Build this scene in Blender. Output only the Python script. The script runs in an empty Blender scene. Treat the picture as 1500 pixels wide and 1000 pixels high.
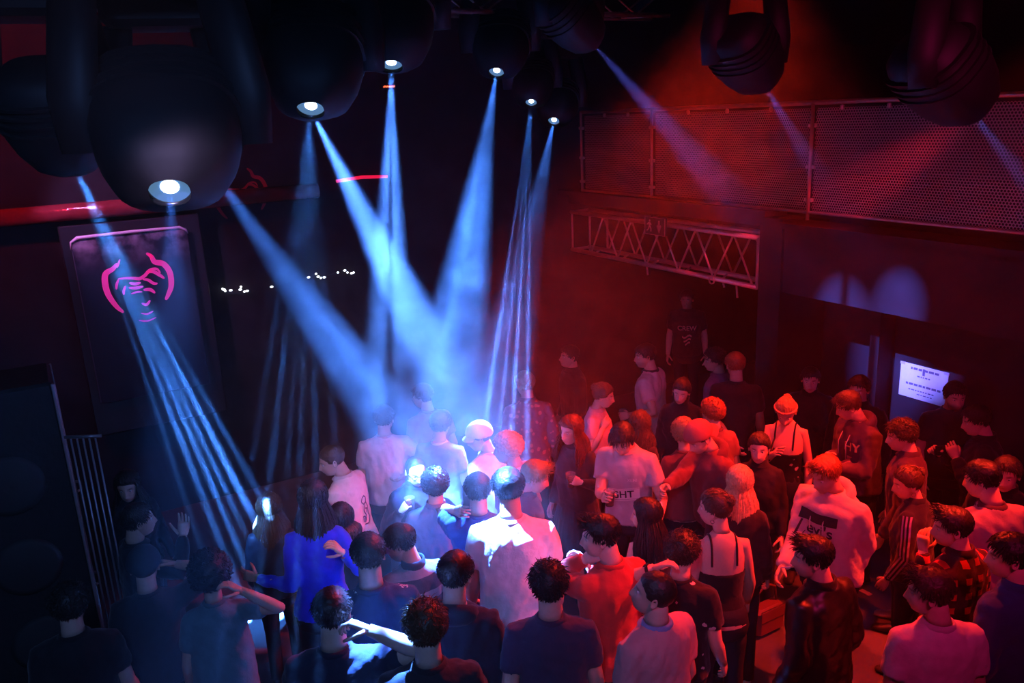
import bpy, bmesh, math, random
import numpy as np
from mathutils import Vector, Matrix, noise
from mathutils.bvhtree import BVHTree

scn = bpy.context.scene
COL = scn.collection
PI = math.pi

# ------------------------------------------------------------------ camera
F = 1200.0
CAM_Z = 4.1
K = 1.1376                      # metres per unit of the first survey of the room
def _n(v):
    v = np.array(v, float)
    return v / np.linalg.norm(v)
_D = _n([200, 4300, 1200]); _Y = np.array([-719, -301, 1200.0]); _Y = _n(_Y - _D * (_Y @ _D))
_f = np.diag([1, -1, -1.0])
_Zb = _f @ (-_D); _Yb = _f @ _Y; _Xb = np.cross(_Yb, _Zb)
R = np.array([_Xb, _Yb, _Zb])
CAM = np.array([0, 0, CAM_Z])
def ray(px, py): return R @ np.array([(px - 750) / F, -(py - 500) / F, -1.0])
def at_z(px, py, z):
    r = ray(px, py); return CAM + (z - CAM_Z) / r[2] * r
def at_d(px, py, d): return CAM + d * ray(px, py)
def at_x(px, py, x):
    r = ray(px, py); return CAM + x / r[0] * r
def at_y(px, py, y):
    r = ray(px, py); return CAM + y / r[1] * r
def depth(p): return float(-(R.T @ (np.array(p) - CAM))[2])

cam_data = bpy.data.cameras.new('camera')
cam_data.sensor_width = 36.0
cam_data.lens = 36.0 * F / 1500.0
cam_data.clip_start = 0.05
cam = bpy.data.objects.new('camera', cam_data)
M = Matrix([list(R[0]) + [0], list(R[1]) + [0], list(R[2]) + [CAM_Z], [0, 0, 0, 1]])
cam.matrix_world = M
COL.objects.link(cam)
scn.camera = cam

# ------------------------------------------------------------------ world, exposure
w = bpy.data.worlds.new('club_dark'); scn.world = w; w.use_nodes = True
w.node_tree.nodes['Background'].inputs[0].default_value = (0.10, 0.03, 0.12, 1)
w.node_tree.nodes['Background'].inputs[1].default_value = 0.004
scn.view_settings.view_transform = 'Standard'
scn.view_settings.look = 'None'
scn.view_settings.gamma = 1.0
scn.view_settings.use_curve_mapping = False
scn.view_settings.exposure = 0.0
scn.cycles.max_bounces = 5
scn.cycles.diffuse_bounces = 2
scn.cycles.glossy_bounces = 2
scn.cycles.volume_bounces = 0
scn.cycles.transmission_bounces = 4
scn.cycles.transparent_max_bounces = 8
scn.cycles.use_denoising = True

# ------------------------------------------------------------------ lamps
BLUE = (0.05, 0.2, 1.0)
# id: lens sight line and distance, sight line and distance of a point the beam runs through, cone angle, watts, gobo, colour
BEAMS = [
    ('A', (113, 249), 3.65, (345, 770), 6.0, 12, 1000, 'streaks', (0.05, 0.24, 1.0)),
    ('B', (249, 283), 3.05, (262, 620), 2.45, 15, 60, None, (0.05, 0.2, 1.0)),
    ('C', (303, 238), 3.9, (602, 660), 5.95, 13, 200, 'soft', (0.06, 0.23, 1.0)),
    ('D', (455, 162), 4.3, (438, 520), 3.65, 15, 130, 'streaks', (0.06, 0.23, 1.0)),
    ('E', (458, 166), 4.9, (744, 738), 5.0, 14, 400, 'soft', (0.07, 0.24, 1.0)),
    ('F', (573, 98), 5.1, (570, 560), 4.45, 10, 330, 'split', (0.07, 0.24, 1.0)),
    ('G', (727, 107), 7.3, (651, 600), 5.85, 12, 330, 'soft', (0.06, 0.23, 1.0)),
    ('H', (778, 151), 8.7, (740, 640), 6.7, 9, 300, 'streaks', (0.06, 0.22, 1.0)),
    ('I', (811, 178), 9.1, (724, 600), 7.0, 11, 330, 'soft', (0.06, 0.22, 1.0)),
    ('J', (872, 68), 5.7, (1215, 450), 7.3, 13, 18, 'split', (0.14, 0.16, 1.0)),
    ('K', (1120, 126), 5.2, (1310, 440), 6.85, 13, 12, 'plain', (0.14, 0.16, 1.0)),
    ('L', (1427, 168), 4.2, (1560, 340), 4.6, 13, 45, 'plain', (0.05, 0.17, 1.0)),
]
def gobo_nodes(ld, kind):
    """pattern wheel inside the lamp: breaks the beam into streaks or two halves"""
    ld.use_nodes = True
    nt = ld.node_tree; N = nt.nodes; L = nt.links
    em = [n for n in N if n.type == 'EMISSION'][0]
    tc = N.new('ShaderNodeTexCoord')
    mp = N.new('ShaderNodeVectorMath'); mp.operation = 'DIVIDE'
    sep = N.new('ShaderNodeSeparateXYZ')
    L.new(tc.outputs['Normal'], sep.inputs[0])
    cmb = N.new('ShaderNodeCombineXYZ')
    for i in range(3): L.new(sep.outputs['Z'], cmb.inputs[i])
    L.new(tc.outputs['Normal'], mp.inputs[0]); L.new(cmb.outputs[0], mp.inputs[1])
    if kind == 'streaks':
        s1 = N.new('ShaderNodeSeparateXYZ'); L.new(mp.outputs[0], s1.inputs[0])
        def mth(op, a, b=None, c=None):
            m_ = N.new('ShaderNodeMath'); m_.operation = op
            for i_, v_ in enumerate((a, b, c)):
                if v_ is None: continue
                if isinstance(v_, (int, float)): m_.inputs[i_].default_value = v_
                else: L.new(v_, m_.inputs[i_])
            return m_.outputs[0]
        warp = mth('MULTIPLY_ADD', mth('SINE', mth('MULTIPLY', s1.outputs['X'], 47.0)), 0.006, s1.outputs['X'])
        tri = mth('ABSOLUTE', mth('SUBTRACT', mth('FRACT', mth('MULTIPLY', warp, 29.0)), 0.5))      # 0 at a ray's centre
        rayv = mth('POWER', mth('MAXIMUM', mth('SUBTRACT', 1.0, mth('MULTIPLY', tri, 4.6)), 0.0), 1.5)
        band = mth('MAXIMUM', mth('SUBTRACT', 1.0, mth('DIVIDE', mth('ABSOLUTE', s1.outputs['Y']), 0.020)), 0.0)
        lev = mth('MULTIPLY_ADD', mth('SINE', mth('MULTIPLY', s1.outputs['X'], 71.0)), 0.35, 0.75)
        L.new(mth('MULTIPLY_ADD', mth('MULTIPLY', mth('MULTIPLY', rayv, band), lev), 34.0, 0.03), em.inputs['Strength'])
    elif kind == 'split':
        s2 = N.new('ShaderNodeSeparateXYZ'); L.new(mp.outputs[0], s2.inputs[0])
        ab = N.new('ShaderNodeMath'); ab.operation = 'ABSOLUTE'; L.new(s2.outputs['X'], ab.inputs[0])
        cr = N.new('ShaderNodeMapRange'); cr.inputs['From Min'].default_value = 0.004; cr.inputs['From Max'].default_value = 0.022
        cr.inputs['To Min'].default_value = 0.08; cr.inputs['To Max'].default_value = 1.25
        L.new(ab.outputs[0], cr.inputs['Value'])
        L.new(cr.outputs[0], em.inputs['Strength'])
    elif kind == 'soft':
        no = N.new('ShaderNodeTexNoise'); no.inputs['Scale'].default_value = 22; no.inputs['Detail'].default_value = 2
        L.new(mp.outputs[0], no.inputs['Vector'])
        cr = N.new('ShaderNodeMapRange'); cr.inputs['From Min'].default_value = 0.35; cr.inputs['From Max'].default_value = 0.65
        cr.inputs['To Min'].default_value = 0.25; cr.inputs['To Max'].default_value = 1.5
        L.new(no.outputs['Fac'], cr.inputs['Value'])
        L.new(cr.outputs[0], em.inputs['Strength'])
def look(o, p, q):
    d = (Vector(q) - Vector(p)).normalized()
    o.location = p
    o.rotation_euler = d.to_track_quat('-Z', 'Y').to_euler()
LAMPS = {}
BEAM_GAIN = 165.0
for k, lp, ld_, ap, ad_, ang, watt, gobo, col in BEAMS:
    p = at_d(*lp, ld_); q = at_d(*ap, ad_)
    LAMPS[k] = (p, q)
    ld = bpy.data.lights.new('beam_lamp', 'SPOT')
    ld.energy = watt * BEAM_GAIN; ld.color = col; ld.spot_size = math.radians(ang); ld.spot_blend = 1.0
    ld.shadow_soft_size = 0.012
    gobo_nodes(ld, gobo or 'soft')
    o = bpy.data.objects.new('beam_lamp', ld); COL.objects.link(o)
    look(o, p, q)
# red and magenta wash lamps of the club, plus added fill lamps
WASH = [  # name, position, aim, watts, colour, cone degrees, radius
    ('red_wash_or_fill_lamp', (5.9, 5.6, 5.45), (3.5, 3.7, 1.2), 2300, (1.0, 0.024, 0.008), 60, 0.10),
    ('red_wash_or_fill_lamp', (5.85, 2.8, 4.5), (6.2, 5.9, 2.55), 700, (1.0, 0.02, 0.05), 15, 0.06),  # added lamp out of view, reddens the truss end
    ('red_wash_or_fill_lamp', (5.9, 2.1, 5.0), (4.0, 3.9, 1.3), 2600, (1.0, 0.024, 0.010), 48, 0.10),
    ('magenta_wash_lamp', (2.0, -0.6, 5.2), (4.6, 5.2, 1.5), 270, (1.0, 0.025, 0.24), 58, 0.15),
    ('red_wash_or_fill_lamp', (-1.6, 7.2, 5.3), (1.0, 9.2, 3.6), 240, (1.0, 0.02, 0.06), 80, 0.12),
    ('violet_fill_lamp', (-0.6, -0.4, 5.2), (1.2, 5.0, 1.4), 260, (0.16, 0.34, 1.0), 60, 0.2),  # added blue fill from the camera side
    ('violet_fill_lamp', (-0.4, 0.8, 5.4), (1.85, 5.9, 1.5), 650, (0.75, 0.50, 1.0), 20, 0.08),  # added lamp, brightens the white and pink tops on the left
    ('violet_fill_lamp', (-1.0, 7.3, 5.4), (0.75, 9.1, 3.1), 420, (0.62, 0.30, 1.0), 24, 0.06),  # added lamp, brightens the banner
]
for nm, p, q, watt, col, ang, rad in WASH:
    ld = bpy.data.lights.new(nm, 'SPOT')
    ld.energy = watt; ld.color = col; ld.spot_size = math.radians(ang); ld.spot_blend = 0.6; ld.shadow_soft_size = rad
    o = bpy.data.objects.new(nm, ld); COL.objects.link(o); look(o, p, q)

# ------------------------------------------------------------------ materials
MATS = {}
def mat(name, col, rough=0.7, metal=0.0, var=0.0, scale=8.0, emit=None, estr=0.0, bump=0.0, spec=None, sheen=0.0):
    if name in MATS: return MATS[name]
    m = bpy.data.materials.new(name); m.use_nodes = True; MATS[name] = m
    nt = m.node_tree; N = nt.nodes; L = nt.links
    b = N['Principled BSDF']
    b.inputs['Base Color'].default_value = (*col, 1)
    b.inputs['Roughness'].default_value = rough
    b.inputs['Metallic'].default_value = metal
    if spec is not None: b.inputs['Specular IOR Level'].default_value = spec
    if sheen: b.inputs['Sheen Weight'].default_value = sheen
    if emit:
        b.inputs['Emission Color'].default_value = (*emit, 1)
        b.inputs['Emission Strength'].default_value = estr
    if var or bump:
        tc = N.new('ShaderNodeTexCoord')
        no = N.new('ShaderNodeTexNoise'); no.inputs['Scale'].default_value = scale; no.inputs['Detail'].default_value = 3
        L.new(tc.outputs['Object'], no.inputs['Vector'])
        if var:
            mr = N.new('ShaderNodeMapRange'); mr.inputs['To Min'].default_value = 1 - var; mr.inputs['To Max'].default_value = 1 + var
            L.new(no.outputs['Fac'], mr.inputs['Value'])
            mx = N.new('ShaderNodeVectorMath'); mx.operation = 'SCALE'; mx.inputs[0].default_value = col
            L.new(mr.outputs[0], mx.inputs['Scale']); L.new(mx.outputs[0], b.inputs['Base Color'])
        if bump:
            bp = N.new('ShaderNodeBump'); bp.inputs['Strength'].default_value = bump; bp.inputs['Distance'].default_value = 0.02
            L.new(no.outputs['Fac'], bp.inputs['Height']); L.new(bp.outputs[0], b.inputs['Normal'])
    return m
def attr_mat(name, rough=0.55, spec=0.35, sub=0.0):
    """skin: base colour carried by the mesh's own colour attribute, fine pores from noise"""
    if name in MATS: return MATS[name]
    m = bpy.data.materials.new(name); m.use_nodes = True; MATS[name] = m
    nt = m.node_tree; N = nt.nodes; L = nt.links
    b = N['Principled BSDF']; b.inputs['Roughness'].default_value = rough; b.inputs['Specular IOR Level'].default_value = spec
    at = N.new('ShaderNodeVertexColor'); at.layer_name = 'col'
    tc = N.new('ShaderNodeTexCoord'); no = N.new('ShaderNodeTexNoise'); no.inputs['Scale'].default_value = 60
    L.new(tc.outputs['Object'], no.inputs['Vector'])
    mr = N.new('ShaderNodeMapRange'); mr.inputs['To Min'].default_value = 0.9; mr.inputs['To Max'].default_value = 1.1
    L.new(no.outputs['Fac'], mr.inputs['Value'])
    mx = N.new('ShaderNodeVectorMath'); mx.operation = 'SCALE'
    L.new(at.outputs['Color'], mx.inputs[0]); L.new(mr.outputs[0], mx.inputs['Scale']); L.new(mx.outputs[0], b.inputs['Base Color'])
    return m

# ------------------------------------------------------------------ mesh builder
class MB:
    def __init__(s): s.v = []; s.f = []; s.mi = []; s.cm = 0
    def add(s, vs, fs, mi=None):
        o = len(s.v); s.v.extend([tuple(map(float, q)) for q in vs])
        for f in fs: s.f.append(tuple(o + i for i in f)); s.mi.append(s.cm if mi is None else mi)
        return s
    def box(s, c, size, rot=None, bev=0.0):
        x, y, z = [k / 2 for k in size]
        if bev:
            b = min(bev, x * .9, y * .9, z * .9)
            prof = []
            for zz, d in ((-z, b), (-z + b, 0), (z - b, 0), (z, b)):
                X, Y = x - d, y - d; cb = b
                prof.append([(X - cb, -Y, zz), (X, -Y + cb, zz), (X, Y - cb, zz), (X - cb, Y, zz), (-X + cb, Y, zz), (-X, Y - cb, zz), (-X, -Y + cb, zz), (-X + cb, -Y, zz)])
            vs = [p for r in prof for p in r]; fs = []
            for k in range(3):
                for i in range(8): fs.append((k * 8 + i, k * 8 + (i + 1) % 8, k * 8 + 8 + (i + 1) % 8, k * 8 + 8 + i))
            fs.append(tuple(range(7, -1, -1))); fs.append(tuple(range(24, 32)))
        else:
            vs = [(-x, -y, -z), (x, -y, -z), (x, y, -z), (-x, y, -z), (-x, -y, z), (x, -y, z), (x, y, z), (-x, y, z)]
            fs = [(0, 3, 2, 1), (4, 5, 6, 7), (0, 1, 5, 4), (1, 2, 6, 5), (2, 3, 7, 6), (3, 0, 4, 7)]
        vs = [Vector(p) for p in vs]
        if rot is not None: vs = [rot @ p for p in vs]
        return s.add([p + Vector(c) for p in vs], fs)
    def loft(s, rings, cap0=True, cap1=True, closed=True):
        n = len(rings[0]); vs = [p for r in rings for p in r]; fs = []
        for k in range(len(rings) - 1):
            for i in range(n if closed else n - 1):
                j = (i + 1) % n
                fs.append((k * n + i, k * n + j, (k + 1) * n + j, (k + 1) * n + i))
        if cap0: fs.append(tuple(range(n - 1, -1, -1)))
        if cap1: fs.append(tuple((len(rings) - 1) * n + i for i in range(n)))
        return s.add(vs, fs)
    def tube(s, path, rad, n=8, cap=True, flat=1.0):
        path = [Vector(p) for p in path]
        if not hasattr(rad, '__len__'): rad = [rad] * len(path)
        rad = [float(q) for q in rad]
        t = (path[1] - path[0]).normalized()
        u = t.orthogonal().normalized()
        rings = []
        for i, p in enumerate(path):
            if i == 0: t2 = path[1] - path[0]
            elif i == len(path) - 1: t2 = path[-1] - path[-2]
            else: t2 = (path[i + 1] - path[i]).normalized() + (path[i] - path[i - 1]).normalized()
            t2 = t2.normalized() if t2.length > 1e-9 else t
            u = (u - t2 * u.dot(t2)).normalized(); v = t2.cross(u)
            rings.append([p + rad[i] * (math.cos(a) * u + math.sin(a) * v * flat) for a in [2 * PI * k / n for k in range(n)]])
        return s.loft(rings, cap, cap)
    def lathe(s, prof, n=24, mtx=None, cap=True):
        rings = [[Vector((r * math.cos(2 * PI * k / n), r * math.sin(2 * PI * k / n), z)) for k in range(n)] for r, z in prof]
        if mtx is not None: rings = [[mtx @ p for p in r] for r in rings]
        return s.loft(rings, cap, cap)
    def sphere(s, c, r, n=12, m=8, mtx=None):
        rx, ry, rz = (r, r, r) if not hasattr(r, '__len__') else r
        rings = []
        for k in range(1, m):
            a = -PI / 2 + PI * k / m
            rings.append([Vector((rx * math.cos(a) * math.cos(2 * PI * i / n), ry * math.cos(a) * math.sin(2 * PI * i / n), rz * math.sin(a))) for i in range(n)])
        vs = [p for r_ in rings for p in r_] + [Vector((0, 0, -rz)), Vector((0, 0, rz))]
        if mtx is not None: vs = [mtx @ p for p in vs]
        vs = [p + Vector(c) for p in vs]
        fs = []
        for k in range(m - 2):
            for i in range(n): fs.append((k * n + i, k * n + (i + 1) % n, (k + 1) * n + (i + 1) % n, (k + 1) * n + i))
        b = (m - 1) * n
        for i in range(n):
            fs.append((b, (i + 1) % n, i)); fs.append((b + 1, (m - 2) * n + i, (m - 2) * n + (i + 1) % n))
        return s.add(vs, fs)
    def mesh(s, name):
        me = bpy.data.meshes.new(name); me.from_pydata(s.v, [], s.f); me.update()
        return me
    def build(s, name, m, parent=None, smooth=False, local=None):
        me = s.mesh(name)
        for mm in (m if isinstance(m, (list, tuple)) else [m]): me.materials.append(mm)
        if isinstance(m, (list, tuple)): me.polygons.foreach_set('material_index', s.mi)
        if smooth: me.polygons.foreach_set('use_smooth', [True] * len(me.polygons))
        o = bpy.data.objects.new(name, me); COL.objects.link(o)
        if parent is not None: o.parent = parent
        return o
def empty(name, loc=(0, 0, 0), rot=None):
    o = bpy.data.objects.new(name, None); o.empty_display_size = 0.1; COL.objects.link(o); o.location = loc
    if rot is not None: o.rotation_euler = rot
    return o
def tag(o, label, cat, group=None):
    o['label'] = label; o['category'] = cat
    if group: o['group'] = group
    return o
def struct(o): o['kind'] = 'structure'; return o
# ================================================================== the setting
XR, YB, XL, YF, ZC = 5.4 * K, 8.1 * K, -3.4, -2.6, 5.6
hgt_ = lambda z: CAM_Z - (3.8 - z) * K        # heights from the first survey
m_floor = mat('worn_floor', (0.10, 0.09, 0.09), 0.45, var=0.5, scale=3, bump=0.1)
m_wall = mat('black_paint', (0.028, 0.025, 0.030), 0.8, var=0.35, scale=4, bump=0.15, spec=.15)
m_wallr = mat('dark_plaster', (0.028, 0.026, 0.034), 0.85, var=0.3, scale=5, bump=0.2, spec=.15)
m_ceil = mat('ceiling_paint', (0.02, 0.02, 0.022), 0.9, var=0.3, scale=3)
m_steel = mat('galvanised_steel', (0.55, 0.52, 0.52), 0.4, 0.75, var=0.2, scale=20)
m_alu = mat('truss_aluminium', (0.75, 0.72, 0.72), 0.42, 0.6, var=0.15, scale=14)
m_blk = mat('black_metal', (0.012, 0.012, 0.014), 0.5, 0.3, var=0.3, scale=10)
m_perf = mat('perforated_sheet', (0.30, 0.25, 0.28), 0.5, 0.35, var=0.2, scale=3)

YM, YL = (YF + YB) / 2, YB - YF
struct(MB().box(((XL + XR + .7) / 2, YM, -0.05), (XR + .7 - XL, YL, 0.1)).build('floor', m_floor))
struct(MB().box(((XR + 9.9 + .7) / 2, (5.0 * K + YB) / 2, -0.05), (9.9 - XR - .7, YB - 5.0 * K, 0.1)).build('floor_bar', m_floor))
struct(MB().box(((XL + 9.9) / 2, YM, ZC + 0.05), (9.9 - XL, YL, 0.1)).build('ceiling', m_ceil))
struct(MB().box(((XL + 9.9) / 2, YB + 0.1, ZC / 2), (9.9 - XL, 0.2, ZC)).build('wall_back', m_wall))
struct(MB().box((XL - 0.1, YM, ZC / 2), (0.2, YL, ZC)).build('wall_left', m_wall))
struct(MB().box(((XL + 9.9) / 2, YF - 0.1, ZC / 2), (9.9 - XL, 0.2, ZC)).build('wall_front', m_wall))
# right side: wall under the gallery, recessed a little below the fascia; opening to the bar beyond
YP = 4.93 * K; YE = YP - .14; YC_, YW_ = (YF + YE) / 2, YE - YF
XW = XR + .62                      # the wall stands back under the gallery
struct(MB().box((XW + 0.1, YC_, hgt_(2.80) / 2), (0.2, YW_, hgt_(2.80))).build('wall_right', m_wallr))
struct(MB().box((XR + 0.32, YP, hgt_(2.84) / 2), (0.72, 0.28, hgt_(2.84))).build('trim_pillar', m_wall))
struct(MB().box((XR + 0.12, YC_, hgt_(2.50)), (0.26, YW_, 0.56 * K)).box((XR + 0.06, YC_, hgt_(2.80)), (0.36, YW_, 0.05)).build('trim_fascia', m_wall))
struct(MB().box((XR + 0.14, (YP + YB) / 2, hgt_(2.80)), (0.2, YB - YP, 0.11)).box((XR + 0.02, (YP + YB) / 2, hgt_(2.885)), (0.30, YB - YP, 0.055)).build('trim_beam', m_wall))
struct(MB().box(((XR + 9.9) / 2 + .12, YM, hgt_(2.87)), (9.9 - XR - .24, YL, 0.06)).build('floor_gallery', m_wall))
struct(MB().box((9.95, YM, ZC / 2), (0.1, YL, ZC)).build('wall_bar', m_wall))
struct(MB().box(((XR + 9.9) / 2 + .2, YP - .9, hgt_(2.84) / 2), (9.9 - XR - .4, 0.1, hgt_(2.8))).build('wall_bar_side', m_wall))
# ------------------------------------------------------------------ gallery railing with perforated panels
def hex_panel(y0, y1, z0, z1, x, p=0.0255):
    """perforated sheet: every hole a real hexagonal opening, left as a web between them"""
    mb = MB(); r_in = p * 0.37; hx = p; vz = p * math.sqrt(3) / 2
    ny = int((y1 - y0) / hx); nz = int((z1 - z0) / vz)
    hexa = [(math.sin(PI / 3 * k), math.cos(PI / 3 * k)) for k in range(6)]
    R0 = p / math.sqrt(3)
    fs = [(i, (i + 1) % 6, 6 + (i + 1) % 6, 6 + i) for i in range(6)]
    for j in range(nz):
        for i in range(ny):
            cy = y0 + hx * (i + 0.5 + 0.5 * (j % 2)); cz = z0 + vz * (j + 0.6)
            mb.add([(x, cy + R0 * a, cz + R0 * b) for a, b in hexa] + [(x, cy + r_in * a, cz + r_in * b) for a, b in hexa], fs)
    return mb
RZ0, RZ1 = hgt_(2.93), hgt_(3.77)
post_y = [q * K for q in (7.72, 6.51, 4.56, 2.55)]
rail = empty('gallery_railing', (XR, 4.6, 3.0)); tag(rail, 'long steel gallery railing with perforated metal panels above the right wall', 'railing')
def rp(mb, name, m, **k):
    o = mb.build(name, m, rail, **k); o.matrix_parent_inverse = Matrix.Translation((-XR, -4.6, -3.0)); return o
for a, b in ((7.72 * K, 6.51 * K), (6.51 * K, 4.56 * K), (4.56 * K, 2.55 * K), (2.55 * K, 0.6)):
    mb = hex_panel(b + 0.02, a - 0.02, RZ0, RZ1 - 0.035, XR)
    o = rp(mb, 'perforated_panel', m_perf); o['kind'] = 'stuff'
rp(MB().tube([(XR - 0.02, 0.6, RZ1), (XR - 0.02, 7.74 * K, RZ1)], 0.021, 10), 'top_rail', m_steel, smooth=True)
rp(MB().tube([(XR - 0.03, 0.6, RZ0 - 0.01), (XR - 0.03, 7.74 * K, RZ0 - 0.01)], 0.014, 8), 'bottom_rail', m_steel, smooth=True)
for y in post_y:
    rp(MB().tube([(XR - 0.035, y, hgt_(2.86)), (XR - 0.035, y, RZ1)], 0.0165, 10), 'post', m_steel, smooth=True)
    for z in (hgt_(3.02), hgt_(3.28), hgt_(3.6)):
        for dy in (-0.032, 0.032): rp(MB().box((XR - 0.03, y + dy, z), (0.03, 0.03, 0.035), bev=0.006), 'clamp', m_steel)
for y in [q * K for q in (3.2, 3.9, 4.3, 5.0, 5.5, 6.0, 6.9, 7.3)]:
    rp(MB().box((XR - 0.02, y, RZ1 - 0.045), (0.035, 0.03, 0.045), bev=0.008), 'clamp', m_steel)

# ------------------------------------------------------------------ box truss over the bar opening
tr = empty('box_truss', (XR, 7.4, 2.3)); tag(tr, 'aluminium box truss spanning the dark bar opening', 'truss')
def tp(mb, name, m=m_alu, smooth=True):
    o = mb.build(name, m, tr, smooth=smooth); o.matrix_parent_inverse = Matrix.Translation((-XR, -7.4, -2.3)); return o
TY0, TY1, TZ0, TZ1, TX = 5.08 * K, 7.98 * K, hgt_(2.22), hgt_(2.66), (XR - 0.02, XR + 0.26)
for x in TX:
    for z in (TZ0, TZ1):
        tp(MB().tube([(x, TY0, z), (x, TY1, z)], 0.027, 10), 'chord')
    for y in (TY0, TY1 - 0.02, TY1 - 0.42):
        tp(MB().tube([(x, y, TZ0), (x, y, TZ1)], 0.022 if y == TY0 else 0.014, 8), 'upright')
    n = 10; ys = np.linspace(TY0 + 0.06, TY1 - 0.44, n + 1)
    for k in range(n):
        a, b = ((TZ0, TZ1) if k % 2 == 0 else (TZ1, TZ0))
        tp(MB().tube([(x, ys[k], a), (x, ys[k + 1], b)], 0.0125, 6), 'brace')
for y in (TY0, TY1 - 0.02):
    for z in (TZ0, TZ1): tp(MB().tube([(TX[0], y, z), (TX[1], y, z)], 0.02, 8), 'cross_tube')
for y in np.linspace(TY0 + 0.5, TY1 - 0.5, 5):
    tp(MB().tube([(TX[0], y, TZ0), (TX[1], y + 0.2, TZ0)], 0.011, 6), 'cross_tube')
for y, l in ((5.33 * K, 0.13), (5.5 * K, 0.05), (6.6 * K, 0.10)):
    cz = MB().tube([(XR - 0.02, y, TZ0 - 0.02), (XR - 0.03, y - 0.03, TZ0 - 0.02 - l)], 0.012, 6)
    tp(cz, 'loose_strap', mat('webbing', (0.5, 0.42, 0.44), 0.8))
tp(MB().lathe([(0.032, -0.008), (0.045, -0.008), (0.045, 0.008), (0.032, 0.008), (0.032, -0.008)], 14, Matrix.Translation((XR - 0.05, 5.62 * K, TZ0 - .015)) @ Matrix.Rotation(PI / 2, 4, 'Y'), cap=False), 'shackle')

# ------------------------------------------------------------------ exit sign
c0 = at_x(961, 331, XR - 0.1)
sg = empty('exit_sign', c0); tag(sg, 'small emergency exit sign with running man and down arrow on the truss', 'sign')
m_sgn = mat('sign_green', (0.02, 0.05, 0.035), 0.5); m_sgw = mat('sign_white', (0.8, 0.78, 0.78), 0.5)
W2, H2 = 0.155, 0.078
sg.scale = (K, K, K)
MB().box((0, 0, 0), (0.03, 2 * W2, 2 * H2 + 0.02), bev=0.004).build('sign_box', m_sgn, sg)
fr = MB()
for z in (-H2 - .008, H2 + .008): fr.box((-0.017, 0, z), (0.006, 2 * W2, 0.005))
for y in (-W2 + .003, W2 - .003): fr.box((-0.017, y, 0), (0.006, 0.005, 2 * H2 + .02))
fr.build('sign_frame', m_sgw, sg)
def flat(mb, pts, x=-0.0165, t=0.003):
    n = len(pts); vs = [(x, -u, v) for u, v in pts] + [(x - t, -u, v) for u, v in pts]
    fs = [tuple(range(n)), tuple(range(2 * n - 1, n - 1, -1))] + [(i, n + i, n + (i + 1) % n, (i + 1) % n) for i in range(n)]
    mb.add(vs, fs)
ar = MB()
flat(ar, [(0.055, 0.06), (0.075, 0.06), (0.075, -0.01), (0.075, -0.055), (0.055, -0.055)])
flat(ar, [(0.03, 0.005), (0.045, 0.02), (0.066, -0.03), (0.066, -0.065)])
flat(ar, [(0.10, 0.005), (0.066, -0.065), (0.064, -0.03), (0.086, 0.02)])
ar.build('arrow', m_sgw, sg)
mn = MB()
flat(mn, [(-0.078 + 0.011 * math.cos(a), 0.05 + 0.011 * math.sin(a)) for a in np.linspace(0, 2 * PI, 10, False)])
flat(mn, [(-0.098, 0.036), (-0.072, 0.036), (-0.066, 0.002), (-0.088, -0.006)])
flat(mn, [(-0.072, 0.034), (-0.05, 0.016), (-0.054, 0.008), (-0.074, 0.022)])
flat(mn, [(-0.098, 0.034), (-0.122, 0.012), (-0.114, 0.006), (-0.094, 0.02)])
flat(mn, [(-0.08, -0.002), (-0.066, 0.0), (-0.05, -0.03), (-0.052, -0.058), (-0.063, -0.058), (-0.064, -0.032)])
flat(mn, [(-0.09, -0.004), (-0.076, -0.006), (-0.09, -0.036), (-0.118, -0.056), (-0.125, -0.047), (-0.1, -0.03)])
mn.build('running_figure', m_sgw, sg)
flat2 = MB().box((-0.018, 0.0, 0.0), (0.003, 0.004, 2 * H2)); flat2.build('divider', m_sgn, sg)
fl = MB(); fl.tube([(0, -0.1, -H2), (0.01, -0.1, -H2 - 0.1)], 0.004, 6); fl.tube([(0, 0.1, H2), (0.06, 0.1, H2 + 0.02)], 0.004, 6); fl.build('bracket', m_blk, sg)

# ------------------------------------------------------------------ haze in the room
hz = MB().box(((XL + XR) / 2 - .08, YM, ZC / 2), (XR - XL - .34, YL - .1, ZC - .1)).build('haze', None)
hm = bpy.data.materials.new('club_haze'); hm.use_nodes = True
nt = hm.node_tree; nt.nodes.clear()
out = nt.nodes.new('ShaderNodeOutputMaterial'); vs_ = nt.nodes.new('ShaderNodeVolumePrincipled')
vs_.inputs['Color'].default_value = (0.9, 0.9, 0.9, 1); vs_.inputs['Density'].default_value = 0.022; vs_.inputs['Anisotropy'].default_value = 0.15
tc_ = nt.nodes.new('ShaderNodeTexCoord'); n1_ = nt.nodes.new('ShaderNodeTexNoise'); n1_.inputs['Scale'].default_value = 2.9; n1_.inputs['Detail'].default_value = 5; n1_.inputs['Roughness'].default_value = .6; n1_.inputs['Distortion'].default_value = 1.2
nt.links.new(tc_.outputs['Object'], n1_.inputs['Vector'])
mr_ = nt.nodes.new('ShaderNodeMapRange'); mr_.inputs['From Min'].default_value = .42; mr_.inputs['From Max'].default_value = .66; mr_.inputs['To Min'].default_value = .006; mr_.inputs['To Max'].default_value = .044
nt.links.new(n1_.outputs['Fac'], mr_.inputs['Value']); pl_ = at_d(640, 500, 6.0); hl_ = Vector(((XL + XR) / 2 - .08, YM, ZC / 2))
ds_ = nt.nodes.new('ShaderNodeVectorMath'); ds_.operation = 'DISTANCE'; ge_ = nt.nodes.new('ShaderNodeNewGeometry'); nt.links.new(ge_.outputs['Position'], ds_.inputs[0]); ds_.inputs[1].default_value = tuple(pl_)
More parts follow.
